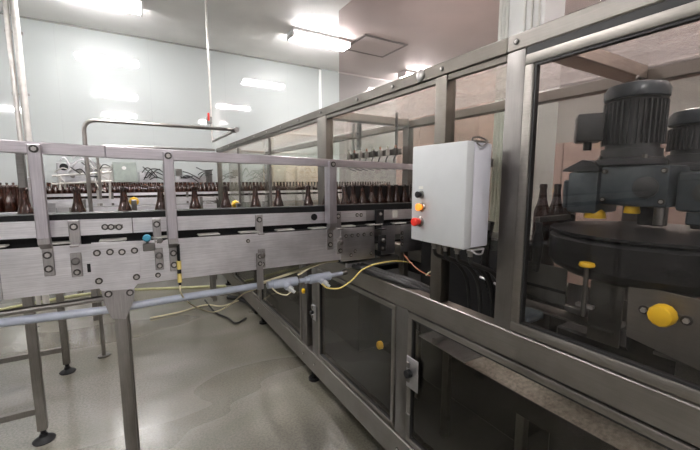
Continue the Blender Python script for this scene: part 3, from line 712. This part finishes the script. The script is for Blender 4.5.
# second far row, a nearer return lane
rl = thing('return_conveyor', 'low pale return conveyor with guide brackets between the near and far conveyors', 'conveyor', (1.2, 4.9, 0))
MB().box(-.6, 3.9 - 3.0, 4.88, 4.885, 1.16, 1.30).box(-.6, .9, 5.115, 5.12, 1.16, 1.30).build('side_plate', 'conv_l', rl)
MB().box(-.6, .9, 4.89, 5.11, 1.28, 1.295).build('chain_belt', 'belt', rl)
MB().box(-.6, .9, 4.90, 4.905, 1.34, 1.385).build('guide_rail', 'conv_l', rl)
for x in (-.5, -.1, .3, .7):
    MB().box(x, x + .03, 4.862, 4.8795, 1.18, 1.39).box(x, x + .03, 4.8795, 4.8995, 1.36, 1.39).build('rail_bracket', 'darksteel', rl)
for x in (-.5, .8):
    for y in (4.89, 5.06): MB().box(x, x + .05, y, y + .05, 0, 1.1595, .003).build('leg', 'leg', rl)

# equipment standing by the back wall
def px_box(name, x0, y0, x1, y1, Y, dep, mat, par, z0=None, bev=.005):
    a = at(x0, y1, 1, Y); b = at(x1, y0, 1, Y)
    return MB().box(a.x, b.x, Y, Y + dep, a.z if z0 is None else z0, b.z, bev).build(name, mat, par)
ep = thing('operator_panel', 'grey green operator panel on a stand behind the far bottles', 'control panel', (at(125, 180, 1, 6.8).x, 6.88, 0))
px_box('panel_box', 114, 162, 136, 182, 6.8, .15, 'greenpanel', ep)
q = at(124, 168, 1, 6.8); MB().cyl((q.x, 6.785, q.z), (q.x, 6.7995, q.z), .03, 16).build('panel_button', 'white', ep)
q = at(125, 175, 1, 6.8); MB().box(q.x - .03, q.x + .03, 6.84, 6.90, .0, at(125, 182, 1, 6.8).z - .001, .004).build('stand', 'leg', ep)
lb_ = thing('labelling_machine', 'silver labelling machine with small dials and tubes behind the far bottles at left', 'machine', (at(78, 180, 1, 6.7).x, 6.85, 0))
px_box('head', 58, 163, 94, 182, 6.7, .3, 'conv', lb_)
px_box('base', 62, 200, 94, 260, 6.7, .3, 'conv_l', lb_, .0)
for (x, y, r) in ((64, 167, .05), (80, 171, .035), (73, 176, .03), (90, 170, .04)):
    q = at(x, y, 1, 6.7); MB().cyl((q.x, 6.67, q.z), (q.x, 6.6995, q.z), r, 18).build('dial', 'black' if r > .045 else 'bolt', lb_)
m = MB()
for x0, y0, x1, y1 in ((60, 160, 72, 170), (72, 158, 88, 166), (84, 160, 98, 172), (66, 176, 90, 160)):
    a, b = at(x0, y0, 1, 6.66), at(x1, y1, 1, 6.66); m.tube([a, a.lerp(b, .5) + V((0, -.02, .10)), b], .010, 8, 6)
m.build('hoses', 'conv_l', lb_)
MB().box(OFF[lb_.name].x - .1, OFF[lb_.name].x + .1, 6.75, 6.9, at(78, 200, 1, 6.7).z, at(78, 182, 1, 6.7).z, .004).build('neck', 'leg', lb_)
q = at(106, 173, 1, 6.9)
pl = thing('white_drum', 'round white drum standing behind the far bottles left of the grey green panel', 'drum', (q.x, 6.9, 0))
MB().lathe((q.x, 6.9, 0), [(.095, 0), (.105, .02), (.105, q.z + .08), (.118, q.z + .09), (.118, q.z + .12), (0, q.z + .13)], 24).build('drum_body', 'white', pl)
MB().tube([(q.x - .09, 6.81, q.z + .06), (q.x, 6.74, q.z + .00), (q.x + .09, 6.81, q.z + .06)], .006, 8, 6).build('handle', 'bolt', pl)
# valve manifold with black wiring
vm = thing('valve_manifold', 'stainless valve manifold with looping wires behind the bottles right of the second guard post', 'manifold', (at(190, 180, 1, 6.9).x, 7.0, 0))
px_box('manifold_block', 176, 176, 208, 184, 6.9, .12, 'conv', vm); px_box('junction', 140, 172, 156, 184, 6.9, .12, 'conv', vm)
px_box('bracket', 176, 169, 182, 176, 6.9, .06, 'darksteel', vm); px_box('bracket', 206, 170, 212, 184, 6.9, .06, 'darksteel', vm)
m = MB(); random.seed(3)
for k in range(16):
    x0 = random.uniform(140, 200); x1 = x0 + random.uniform(8, 18); y0 = random.uniform(166, 180); y1 = random.uniform(168, 182)
    a, b = at(x0, y0, 1, 6.86), at(x1, y1, 1, 6.86); m.tube([a, a.lerp(b, .4) + V((0, -.02, random.uniform(-.08, .14))), b], .008, 8, 6)
m.build('wiring', 'rubber', vm)
q = OFF[vm.name]
MB().box(q.x - .04, q.x + .04, 6.93, 7.0, 0, at(190, 184, 1, 6.9).z, .004).build('stand', 'leg', vm)

ft = thing('filler_frame', 'pale frame of thin tubes and cables standing behind the bottles left of the guard post', 'machine', (at(98, 200, 1, 5.9).x, 5.95, 0))
for x0, y0, x1, y1 in ((52, 176, 112, 172), (52, 184, 112, 181), (88, 160, 90, 200), (100, 164, 101, 215), (110, 172, 110, 200), (60, 176, 60, 190)):
    MB().cyl(at(x0, y0, 1, 5.9), at(x1, y1, 1, 5.9), .014, 10).build('tube', 'palepipe', ft)
MB().cyl(at(98, 190, 1, 5.93) , V((at(98, 190, 1, 5.93).x, 5.93, 0)), .02, 10).build('stand', 'palepipe', ft)
for k in range(12):
    x0 = random.uniform(54, 100); y0 = random.uniform(162, 178); a, b = at(x0, y0, 1, 5.87), at(x0 + random.uniform(6, 16), y0 + random.uniform(-4, 14), 1, 5.87)
    MB().tube([a, a.lerp(b, .5) + V((random.uniform(-.05, .05), -.02, random.uniform(-.05, .12))), b], .007, 8, 6).build('wire', 'rubber' if k % 2 else 'palepipe', ft)
# coiled machinery seen below the guide rail at the right (far side)
cg = thing('gear_drive', 'round geared drive unit on a stand under the far bottle row', 'gear drive', (at(211, 204, 1, 6.0).x, 6.0, 0))
q = at(211, 204, 1, 6.0)
MB().lathe((q.x, 6.08, q.z), [(.11, 0), (.13, .03), (.13, .08), (.07, .10), (.06, .16), (0, .165)], 16, (0, -1, 0)).build('gear_housing', 'darksteel', cg)
MB().lathe((q.x, 5.91, q.z), [(.035, 0), (.035, .02), (0, .022)], 12, (0, -1, 0)).build('gear_hub', 'conv_l', cg)
MB().box(q.x - .04, q.x + .04, 5.99, 6.05, 0, q.z - .10, .004).build('stand', 'leg', cg)

# ------------------------------------------------------------------ pipes and hanging conduits
zp = at(214, 141, 1, 5.05).z; P0 = at(236, 130, 2, zp); P1 = at(214, 141, 2, zp)
ya = P0.y
def roundpath(pts, r, n=5):
    out = [V(pts[0])]
    for a, b, c in zip(pts, pts[1:], pts[2:]):
        a, b, c = V(a), V(b), V(c); u = (a - b).normalized() * r; w_ = (c - b).normalized() * r
        for k in range(n + 1):
            t = k / n; out.append((b + u) * (1 - t) ** 2 + b * 2 * t * (1 - t) + (b + w_) * t * t)
    out.append(V(pts[-1])); return out
xl = at(83, 120, 1, ya).x
pf = thing('pipe_frame', 'thin stainless pipe bent into a tall rectangular loop behind the near conveyor', 'pipe', (xl, ya, 0))
MB().tube(roundpath([(xl, ya, 0), (xl, ya, zp), (P0.x, ya, zp), (P0.x, P1.y, zp)], .10), .016, 10).build('bent_pipe', 'pipe', pf)
MB().cyl((P0.x, ya - .03, zp), (P0.x, ya + .06, zp), .026, 12).build('pipe_coupling', 'bolt', pf)
MB().cyl((xl, ya, 0), (xl, ya, .012), .05, 16).build('floor_flange', 'bolt', pf)
z2 = at(214, 150, 1, 5.2).z; x2 = at(96, 142, 1, 5.2).x; x3 = at(216, 150, 1, 5.2).x
pf2 = thing('pipe_frame', 'lower and farther stainless pipe rail running parallel below the tall pipe loop', 'pipe', (x2, 5.2, 0))
MB().tube(roundpath([(x2, 5.2, 0), (x2, 5.2, z2), (x3 - .02, 5.2, z2)], .10), .014, 10).build('bent_pipe', 'pipe', pf2)
MB().cyl((x2, 5.2, 0), (x2, 5.2, .012), .05, 16).build('floor_flange', 'bolt', pf2)
q = at(209, 60, 1, P1.y); xq = at(212, 120, 1, P1.y).x
hp = thing('hanging_conduit', 'slim vertical conduit dropping from the ceiling with a red valve to the pipe loop', 'conduit', (xq, P1.y, 1.9))
MB().tube(roundpath([(xq, P1.y + .05, CZ - .001), (xq, P1.y + .05, zp - .03), (P0.x, P1.y + .04, zp - .005)], .05), .012, 10).build('pipe', 'palepipe', hp)
q = at(210, 121, 1, P1.y); MB().box(q.x - .03, q.x + .03, P1.y + .01, P1.y + .09, q.z - .03, q.z + .06, .008).build('valve_body', 'bolt', hp)
MB().box(q.x - .03, q.x - .005, P1.y - .02, P1.y + .005, q.z + .00, q.z + .10, .005).build('valve_handle', 'red', hp)
xa = at(20, 90, 1, 5.8).x
hc = thing('hanging_conduit', 'pair of pale vertical conduits hanging from the ceiling at the left edge', 'conduit', (xa, 5.8, 1.5))
for dx, r in ((-.045, .026), (.028, .036)):
    MB().cyl((xa + dx, 5.8, .0), (xa + dx, 5.8, CZ - .001), r, 14).build('pipe', 'palepipe', hc)
m = MB()
for z in (1.9, 2.6, 3.3, 3.9): m.box(xa - .085, xa + .08, 5.83, 5.85, z, z + .03)
m.build('pipe_clamp', 'bolt', hc)
# white post inside the far end
q = at(234, 190, 1, 6.05)
tag(MB().box(q.x - .06, q.x + .10, 6.02, 6.12, 0, 1.98, .006).build('end_post', 'palepipe'), 'pale vertical post just beyond the far end of the machine', 'post')

# ------------------------------------------------------------------ machine interior
# perforated strut near the roof
q = at(359, 128, 0, 1.5)
ps = thing('perforated_strut', 'vertical perforated dark strut hanging from the roof inside the machine', 'strut', (1.5, q.y, q.z))
zt_, zb_ = 2.064, at(359, 150, 0, 1.5).z
bm2 = MB().box(1.49, 1.50, q.y - .022, q.y + .022, zb_, zt_, .002).box(1.501, 1.53, q.y + .012, q.y + .022, zb_, zt_, .001).build('strut_bar', 'darksteel', ps)
m = MB(); z = zb_ + .03
while z < zt_ - .03: m.cyl((1.4885, q.y, z), (1.4898, q.y, z), .009, 12); z += .045
m.build('strut_holes', 'black', ps)

tag(MB().box(1.20, 1.78, 2.118, 2.124, 1.425, 1.56, .001).box(1.24, 1.26, 2.1245, 2.13, 1.345, 1.55).box(1.70, 1.72, 2.1245, 2.13, 1.345, 1.55).build('infeed_guide', 'blackmetal'),
    'black guide plate behind the packed bottles in the machine mouth', 'guide')
vb = thing('air_valve_bank', 'bank of small air valves with pale fittings hanging inside the machine above the packed bottles', 'valve bank', (1.6, 2.1, 1.7))
a = at(350, 158, 0, 1.6); b = at(400, 150, 0, 1.6)
MB().box(1.59, 1.62, b.y, a.y, a.z - .01, a.z + .03, .003).build('manifold_rail', 'darksteel', vb)
MB().box(1.60, 1.61, a.y - .06, a.y - .04, a.z + .0305, 2.064, .001).box(1.60, 1.61, b.y + .04, b.y + .06, a.z + .0305, 2.064, .001).build('hanger', 'darksteel', vb)
for k in range(8):
    y = b.y + .02 + k * (a.y - b.y - .04) / 7
    v_ = MB().box(1.565, 1.5895, y - .012, y + .012, a.z - .015, a.z + .035, .002).build('valve', 'puck' if k % 3 else 'darksteel', vb)
    MB().cyl((1.577, y, a.z + .0355), (1.577, y, a.z + .055), .007, 10).build('fitting', 'tag' if k % 2 else 'red_cable', v_)
    MB().tube([(1.577, y, a.z - .0155), (1.57, y + .01, a.z - .05), (1.60, y + .03, a.z - .09), (1.66, y + .02, a.z - .11)], .004, 8, 6).build('air_line', 'rubber', v_)
# dark machine bed beneath the conveyor mouth
bed = thing('machine_bed', 'dark machine bed filling the lower inside of the enclosure', 'machine', (1.5, 2.6, .27))
MB().box(1.42, 1.80, 2.25, 5.6, .2685, .94, .01).build('gear_case', 'blackmetal', bed)
MB().box(1.60, 1.80, 1.77, 2.24, .2685, .90, .01).build('gear_case', 'blackmetal', bed)
MB().box(1.585, 1.80, 1.00, 1.76, .2685, 1.30, .01).build('gear_case', 'blackmetal', bed)
m = MB()
for y in (2.5, 2.9, 3.4, 4.0, 4.7, 5.3): m.cyl((1.55, y, .9405), (1.55, y, 1.12), .05, 16).cyl((1.55, y, 1.12), (1.55, y, 1.16), .08, 16)
m.build('spindle', 'darksteel', bed)

# rotating table (big black drum)
cx, cy_ = 1.525, .515
dt = thing('rotary_table', 'large black round rotary table inside the big upper door', 'rotary table', (cx, cy_, 1.05))
R = .315
MB().lathe((cx, cy_, 1.305), [(.16, -.035), (R - .05, -.03), (R - .015, -.01), (R, .01), (R, .095), (R - .01, .105), (R - .05, .112), (0, .112)], 56).build('table_drum', 'blackmetal', dt)
MB().lathe((cx, cy_, 1.4185), [(R + .0, 0), (R + .0, .008), (0, .009)], 56).build('table_plate', 'blackmetal', dt)
MB().cyl((cx + .12, cy_, .95), (cx + .12, cy_, 1.269), .09, 24).build('pedestal', 'blackmetal', dt)
MB().box(1.60, 1.82, cy_ - .25, cy_ + .35, .2685, .9495, .01).build('pedestal_base', 'blackmetal', dt)

MB().box(1.37, 1.68, .846, .955, 1.350, 1.358, .001).box(1.585, 1.62, .88, .92, 1.301, 1.3495).build('infeed_plate', 'darksteel', dt)
# motors
def motor(cx, cy, z0, r, h, label, boxside=1):
    t = thing('drive_motor', label, 'motor', (cx, cy, z0))
    MB().cyl((cx, cy, z0 + .03), (cx, cy, z0 + h), r * .86, 32).build('motor_body', 'motor', t)
    m = MB()
    for k in range(36):
        a = 2 * PI * k / 36; d = V((math.cos(a), math.sin(a), 0))
        b = bmesh.new(); c0 = V((cx, cy, 0)) + d * r * .935
        m.box(c0.x - r * .075, c0.x + r * .075, c0.y - .0022, c0.y + .0022, z0 + .045, z0 + h - .01, 0, Matrix.Rotation(a, 3, 'Z'))
        b.free()
    m.build('cooling_fins', 'motor', t)
    MB().lathe((cx, cy, z0 + h), [(r * .98, 0), (r * 1.03, .004), (r * 1.03, .030), (r * .92, .048), (r * .6, .056), (0, .058)], 36).build('fan_cover', 'gear', t)
    MB().lathe((cx, cy, z0), [(r * 1.0, -.03), (r * 1.12, -.026), (r * 1.12, -.008), (r * .98, .0), (r * .98, .029), (0, .0295)], 36).build('mounting_flange', 'motor', t)
    m = MB()
    for k in range(4):
        a = PI / 4 + k * PI / 2; m.cyl((cx + r * 1.03 * math.cos(a), cy + r * 1.03 * math.sin(a), z0 - .0075), (cx + r * 1.03 * math.cos(a), cy + r * 1.03 * math.sin(a), z0 + .006), .008, 6)
    m.build('flange_bolts', 'bolt', t)
    a = math.radians(122) * boxside
    dd = V((math.cos(a), math.sin(a), 0)); c = V((cx, cy, 0)) + dd * (r * 1.0 + .042)
    tb = MB().box(c.x - .042, c.x + .042, c.y - .05, c.y + .05, z0 + h * .30, z0 + h * .80, .008, Matrix.Rotation(a, 3, 'Z'), 2).build('terminal_box', 'motor', t)
    MB().cyl((c.x, c.y, z0 + h * .30 - .03), (c.x, c.y, z0 + h * .30 - .0005), .014, 12).build('cable_gland', 'black', tb)
    MB().tube([(cx + r * .2, cy + .01, z0 + h + .057), (cx + r * .2, cy, z0 + h + .078), (cx - r * .1, cy, z0 + h + .078), (cx - r * .1, cy, z0 + h + .057)], .004, 8, 5).build('lifting_eye', 'bolt', t)
    return t
qm = at(634, 120, 0, 1.545); motor(1.545, qm.y, 1.680, .092, .200, 'large dark grey finned electric motor with terminal box, under the roof beam')
qm = at(702, 130, 0, 1.72); motor(1.72, qm.y, 1.660, .090, .130, 'dark finned electric motor at the right edge of the photo', -1)
# gearboxes and carrier beam below the motors
gb = thing('gearbox', 'blue grey gearbox below the large finned motor', 'gearbox', (1.55, .60, 1.44))
MB().box(1.46, 1.66,   .47, .672, 1.51, 1.6495, .012, seg=2).build('gear_housing', 'gear', gb)
MB().lathe((1.459, .53, 1.575), [(.036, 0), (.036, .008), (.022, .012), (0, .013)], 24, (-1, 0, 0)).build('inspection_cap', 'motor', gb)
m = MB()
for y in (.485, .655):
    for z in (1.53, 1.63): m.bolt((1.4595, y, z), 0, -1, .006)
m.build('housing_bolts', 'bolt', gb)
MB().prism([(.674, 1.645), (.70, 1.668), (.735, 1.676), (.775, 1.655), (.805, 1.640), (.805, 1.632), (.674, 1.632)], 0, 1.455, 1.62, .002).build('hood', 'motor', gb)
MB().box(1.458, 1.63, .676, .785, 1.475, 1.631, .012, seg=2).build('side_housing', 'gear', gb)
MB().box(1.47, 1.60, .786, .808, 1.49, 1.60, .006).build('side_cover', 'gear', gb)
cb2 = thing('carrier_beam', 'long blue grey carrier beam behind the gearbox across the machine', 'beam', (1.70, .4, 1.5))
MB().box(1.665, 1.72, -.5, .86, 1.53, 1.605, .006).build('beam_body', 'gear', cb2)

MB().box(1.52, 1.56, .22, .30, 1.44, 1.5595, .006).build('hanger', 'gear', cb2)
MB().box(1.60, 1.64, .52, .60, 1.435, 1.5095, .004).build('hanger', 'motor', gb)
MB().box(1.62, 1.66, .40, .455, 1.435, 1.4995, .004).build('hanger', 'motor', cb2)
MB().cyl((1.50, .50, 1.45), (1.50, .50, 1.5095), .016, 14).build('drive_shaft', 'bolt', gb)
g2 = thing('gearbox', 'blue grey gearbox right of the larger one, below the motor at the photo edge', 'gearbox', (1.58, .37, 1.49))
MB().box(1.49, 1.662, .325, .462, 1.50, 1.628, .012, seg=2).build('gear_housing', 'gear', g2)
MB().lathe((1.489, .39, 1.56), [(.030, 0), (.030, .006), (.018, .010), (0, .011)], 24, (-1, 0, 0)).build('inspection_cap', 'motor', g2)
MB().box(1.478, 1.4885, .335, .452, 1.60, 1.62, .002).box(1.52, 1.60, .345, .44, 1.4565, 1.4995, .004).build('mounting_block', 'gear', g2)
# centering cups with yellow caps
def cup(px, py, X, r, label, zst=1.429, col='yellow', stem_up=1.50):
    q = at(px, py, 0, X)
    t = thing('centering_cup', label, 'machine part', (X, q.y, q.z), 'round cups on the rotary table')
    MB().lathe((X, q.y, q.z - .018), [(r, 0), (r * 1.02, .006), (r * .9, .022), (r * .55, .033), (0, .036)], 22).build('cup_cap', col, t)
    if stem_up: MB().cyl((X, q.y, q.z + .018), (X, q.y, stem_up), .012, 12).build('stem', 'darksteel', t)
    return t
cup(595, 213, 1.5, .036, 'yellow domed cap under the blue grey gearbox, the larger one', stem_up=1.474)
cup(632, 208, 1.5, .024, 'dim amber cap right of the larger yellow domed cap', stem_up=1.509)
q = at(587, 264, 0, 1.205)
t = thing('adjusting_knob', 'small yellow knob on the plate below the black rotary table', 'knob', (1.205, q.y, q.z))
MB().lathe((1.205, q.y, q.z - .008), [(.021, 0), (.023, .005), (.020, .013), (0, .015)], 18).build('knob_cap', 'yellow', t)
MB().cyl((1.205, q.y, q.z - .17), (1.205, q.y, q.z - .0085), .007, 12).build('stem', 'darksteel', t)
q = at(629, 233, 0, cx - R + .0)
# bottles inside, behind the door glass
for k, (px, X) in enumerate(((541, 1.42), (555, 1.50), (567, 1.62))):
    q = at(px, 225, 0, X)
    bottle(X, q.y, 1.3583, 'dark bottle inside the machine seen through the big upper door, %s from the corner post' % ('first', 'second', 'third')[k], 'dark bottles behind the big upper door')
# lower guide plates under the table
gp = thing('guide_plates', 'vertical brownish steel guide plates with dark slots below the black rotary table', 'machine part', (1.5, .85, 1.06))
a = at(524, 262, 0, 1.40); b = at(568, 262, 0, 1.40)
MB().box(1.40, 1.405, b.y, a.y, 1.10, 1.262, .001).build('plate', 'darksteel', gp)
a = at(592, 270, 0, 1.38); b = at(626, 270, 0, 1.38)
MB().box(1.38, 1.386, b.y, a.y, 1.03, 1.262, .001).build('plate', 'darksteel', gp)
a = at(569, 270, 0, 1.44); b = at(591, 270, 0, 1.44)
MB().box(1.44, 1.446, b.y, a.y, 1.06, 1.20, .001).build('plate', 'bracket', gp)
a = at(525, 281, 0, 1.3985); b = at(566, 288, 0, 1.3985)
MB().prism([(a.y, a.z - .011), (b.y, a.z - .011), (b.y, a.z), (a.y, a.z)], 0, 1.393, 1.3985).build('slot_bar', 'black', gp)
MB().box(1.36, 1.52, .55, 1.0, 1.075, 1.083, .001).build('shelf', 'darksteel', gp)
MB().box(1.40, 1.42, .55, 1.02, 1.1, 1.12, .002).build('rod', 'bracket', gp)
tag(MB().box(1.225, 1.33, .765, .90, 1.065, 1.095, .008, seg=3).build('pale_block', 'gear'), 'small grey block lying on the rail at the door corner', 'block')
q = at(585, 305, 0, 1.32)
tag(MB().box(1.31, 1.33, q.y - .028, q.y + .028, q.z - .008, q.z + .004, .002).build('reflective_clip', 'conv_l'), 'small shiny clip beneath the small yellow knob', 'clip')
# bracket column with bottle grippers
q = at(538, 240, 0, 1.30)
gr = thing('gripper_arm', 'black tapered gripper arm hanging beside the corner post inside the machine', 'machine part', (1.3, q.y, 1.2))
MB().lathe((1.30, q.y, at(538, 272, 0, 1.3).z), [(.006, 0), (.010, .006), (.018, .08), (.020, .12), (.012, .16), (.012, .19), (0, .19)], 18).build('gripper', 'blackmetal', gr)
MB().box(1.285, 1.5, q.y - .01, q.y + .01, at(538, 222, 0, 1.3).z, at(538, 222, 0, 1.3).z + .02, .002).build('arm', 'darksteel', gr)

# steel plate with big yellow knob
kp = thing('knob_plate', 'grey steel plate with a large round yellow knob at the right edge', 'plate', (1.25, .3, 1.06))
P = [at(x, y, 0, 1.25) for x, y in ((628, 283), (700, 300), (840, 333), (840, 420), (700, 371), (626, 336))]
MB().prism([(p.y, p.z) for p in P], 0, 1.25, 1.256, .001).build('plate', 'frame', kp)
MB().box(1.257, 1.36, .0, .40, 1.10, 1.11, .001).box(1.30, 1.35, .08, .36, 1.0, 1.0995, .001).build('plate_foot', 'darksteel', kp)
q = at(663, 315, 0, 1.23)
kn = MB().lathe((1.2495, q.y, q.z), [(.024, 0), (.024, .010), (.031, .012), (.031, .036), (.027, .043), (.019, .046), (0, .0465)], 12, (-1, 0, 0)).build('yellow_knob', 'yellow', kp)
MB().box(1.242, 1.2495, q.y - .058, q.y + .058, q.z - .014, q.z + .010, .003).build('knob_base', 'bolt', kp); m = MB()
for s_ in (-1, 1): m.bolt((1.2415, q.y + s_ * .047, q.z - .002), 0, -1, .008, .008)
m.build('knob_bolts', 'bolt', kp)
q = at(677, 279, 0, 1.33)
tag(MB().lathe((1.33, q.y, q.z - .02), [(.055, 0), (.058, .006), (.050, .018), (.030, .026), (0, .027)], 28).cyl((1.33, q.y, 1.112), (1.33, q.y, q.z - .0205), .018, 12).build('bronze_disc', plain('bronze_metal', (.32, .22, .12), .25, .9)),
    'round bronze coloured disc above the plate with the yellow knob', 'disc')

# ------------------------------------------------------------------ below the table, behind the dark lower doors
tr = thing('drip_tray', 'wet shiny sloping drip tray behind the dark lower door', 'tray', (1.5, .5, .6))
M['wettray'] = plain('wet_tray_steel', (.62, .57, .52), .26, .6, var=.3, scale=60, bmp=.8)
MB().prism([(1.43, .628), (1.572, .672), (1.572, .678), (1.43, .634)], 1, -.7, 1.33).build('tray_pan', 'wettray', tr)
MB().box(1.424, 1.4295, -.7, 1.33, .55, .645, .001).build('tray_lip', 'blackmetal', tr)
MB().box(1.5755, 1.58, -.7, 1.04, .62, .80, .001).build('tray_back', 'blackmetal', tr)
m = MB()
for y in (-.5, .2, .9): m.box(1.46, 1.50, y, y + .04, .2685, .634)
m.build('tray_support', 'darksteel', tr)
ch = thing('outfeed_chute', 'short stainless chute with a roller behind the dark lower door near the latch', 'chute', (1.35, 1.3, .75))
a = at(421, 345, 0, 1.30); 
MB().prism([(a.y - .32, .745), (a.y, .755), (a.y, .761), (a.y - .32, .751)], 0, 1.28, 1.41, .001).build('chute_pan', 'conv', ch)
MB().cyl((1.28, a.y - .12, .775), (1.41, a.y - .10, .775), .016, 16).build('roller', 'conv', ch)
MB().box(1.30, 1.33, a.y - .2, a.y - .16, .2685, .7445, .002).build('chute_leg', 'darksteel', ch)
q = at(382, 345, 0, 1.20)
yk = thing('door_knob', 'yellow knob on a black stem behind the dark left lower door', 'knob', (1.2, q.y, q.z))
MB().lathe((1.205, q.y, q.z), [(.012, 0), (.022, .004), (.025, .012), (.025, .026), (.018, .034), (0, .036)], 10, (-1, .25, 0)).build('knob_cap', 'yellow', yk)
MB().cyl((1.208, q.y - .001, q.z), (1.40, q.y - .05, q.z + .02), .009, 10).build('stem', 'black', yk)
MB().box(1.401, 1.43, q.y - .09, q.y - .01, .2685, q.z + .06, .004).build('knob_stand', 'darksteel', yk)
q = at(303, 291, 0, 1.105)
MB().lathe((1.1185, q.y, q.z), [(.016, 0), (.022, .004), (.022, .016), (.014, .022), (0, .023)], 10, (-1, 0, 0)).build('yellow_knob', 'yellow', enc)

# ------------------------------------------------------------------ cartons
def carton(name, x0, x1, y0, y1, z0, z1, label, group, mat='carton'):
    t = thing(name, label, 'box', ((x0 + x1) / 2, (y0 + y1) / 2, z0), group)
    MB().box(x0, x1, y0, y1, z0, z1, .006).build('carton_body', mat, t)
    MB().box(x0 - .0008, x1 + .0008, (y0 + y1) / 2 - .03, (y0 + y1) / 2 + .03, z1 - .08, z1 + .0008).build('tape', 'carton_p', t)
    return t
def pallet(x0, x1, y0, y1, label):
    t = thing('pallet', label, 'pallet', ((x0 + x1) / 2, (y0 + y1) / 2, 0), 'wooden pallets')
    m = MB()
    for k in range(5):
        y = y0 + k * (y1 - y0 - .1) / 4; m.box(x0, x1, y, y + .1, .10, .12)
    m.build('deck_board', 'wood', t)
    m = MB()
    for x in (x0, (x0 + x1) / 2 - .05, x1 - .1): m.box(x, x + .1, y0, y1, 0, .0995)
    m.build('runner', 'wood', t)
rows = ['bottom', 'second', 'third', 'fourth', 'fifth', 'top']
def stack(x0, y0, nx, ny, nz, s, h, where, mat='carton', skip=()):
    pallet(x0, x0 + nx * s, y0, y0 + ny * s, 'wooden pallet under the cartons ' + where)
    for k in range(nz):
        for i in range(nx):
            for j in range(ny):
                if (i, j, k) in skip: continue
                carton('carton', x0 + i * s + .003, x0 + (i + 1) * s - .003, y0 + j * s + .003, y0 + (j + 1) * s - .003, .1215 + k * h, .1215 + (k + 1) * h - .002,
                       'brown carton %s, in the %s layer' % (where, rows[k]), 'cartons ' + where, mat)
stack(3.6, .2, 2, 4, 4, .6, .46, 'behind the partition beyond the big door', skip={(0, 0, 3), (1, 0, 3)})
stack(3.7, 3.1, 2, 3, 6, .55, .47, 'in the tall stack left of the control box')
stack(2.2, 6.56, 2, 1, 4, .5, .44, 'by the back wall behind the far bottles', 'carton_p')

# ------------------------------------------------------------------ world and view
w = bpy.data.worlds.new('world'); S.world = w; w.use_nodes = True
w.node_tree.nodes['Background'].inputs[0].default_value = (.8, .85, .9, 1); w.node_tree.nodes['Background'].inputs[1].default_value = .1
S.view_settings.view_transform = 'Standard'; S.view_settings.look = 'None'; S.view_settings.gamma = 1; S.view_settings.exposure = 0.58
S.view_settings.use_curve_mapping = False
S.cycles.max_bounces = 10; S.cycles.transparent_max_bounces = 24; S.cycles.glossy_bounces = 6; S.cycles.diffuse_bounces = 4
S.cycles.sample_clamp_indirect = 6; S.cycles.caustics_reflective = False; S.cycles.use_denoising = True
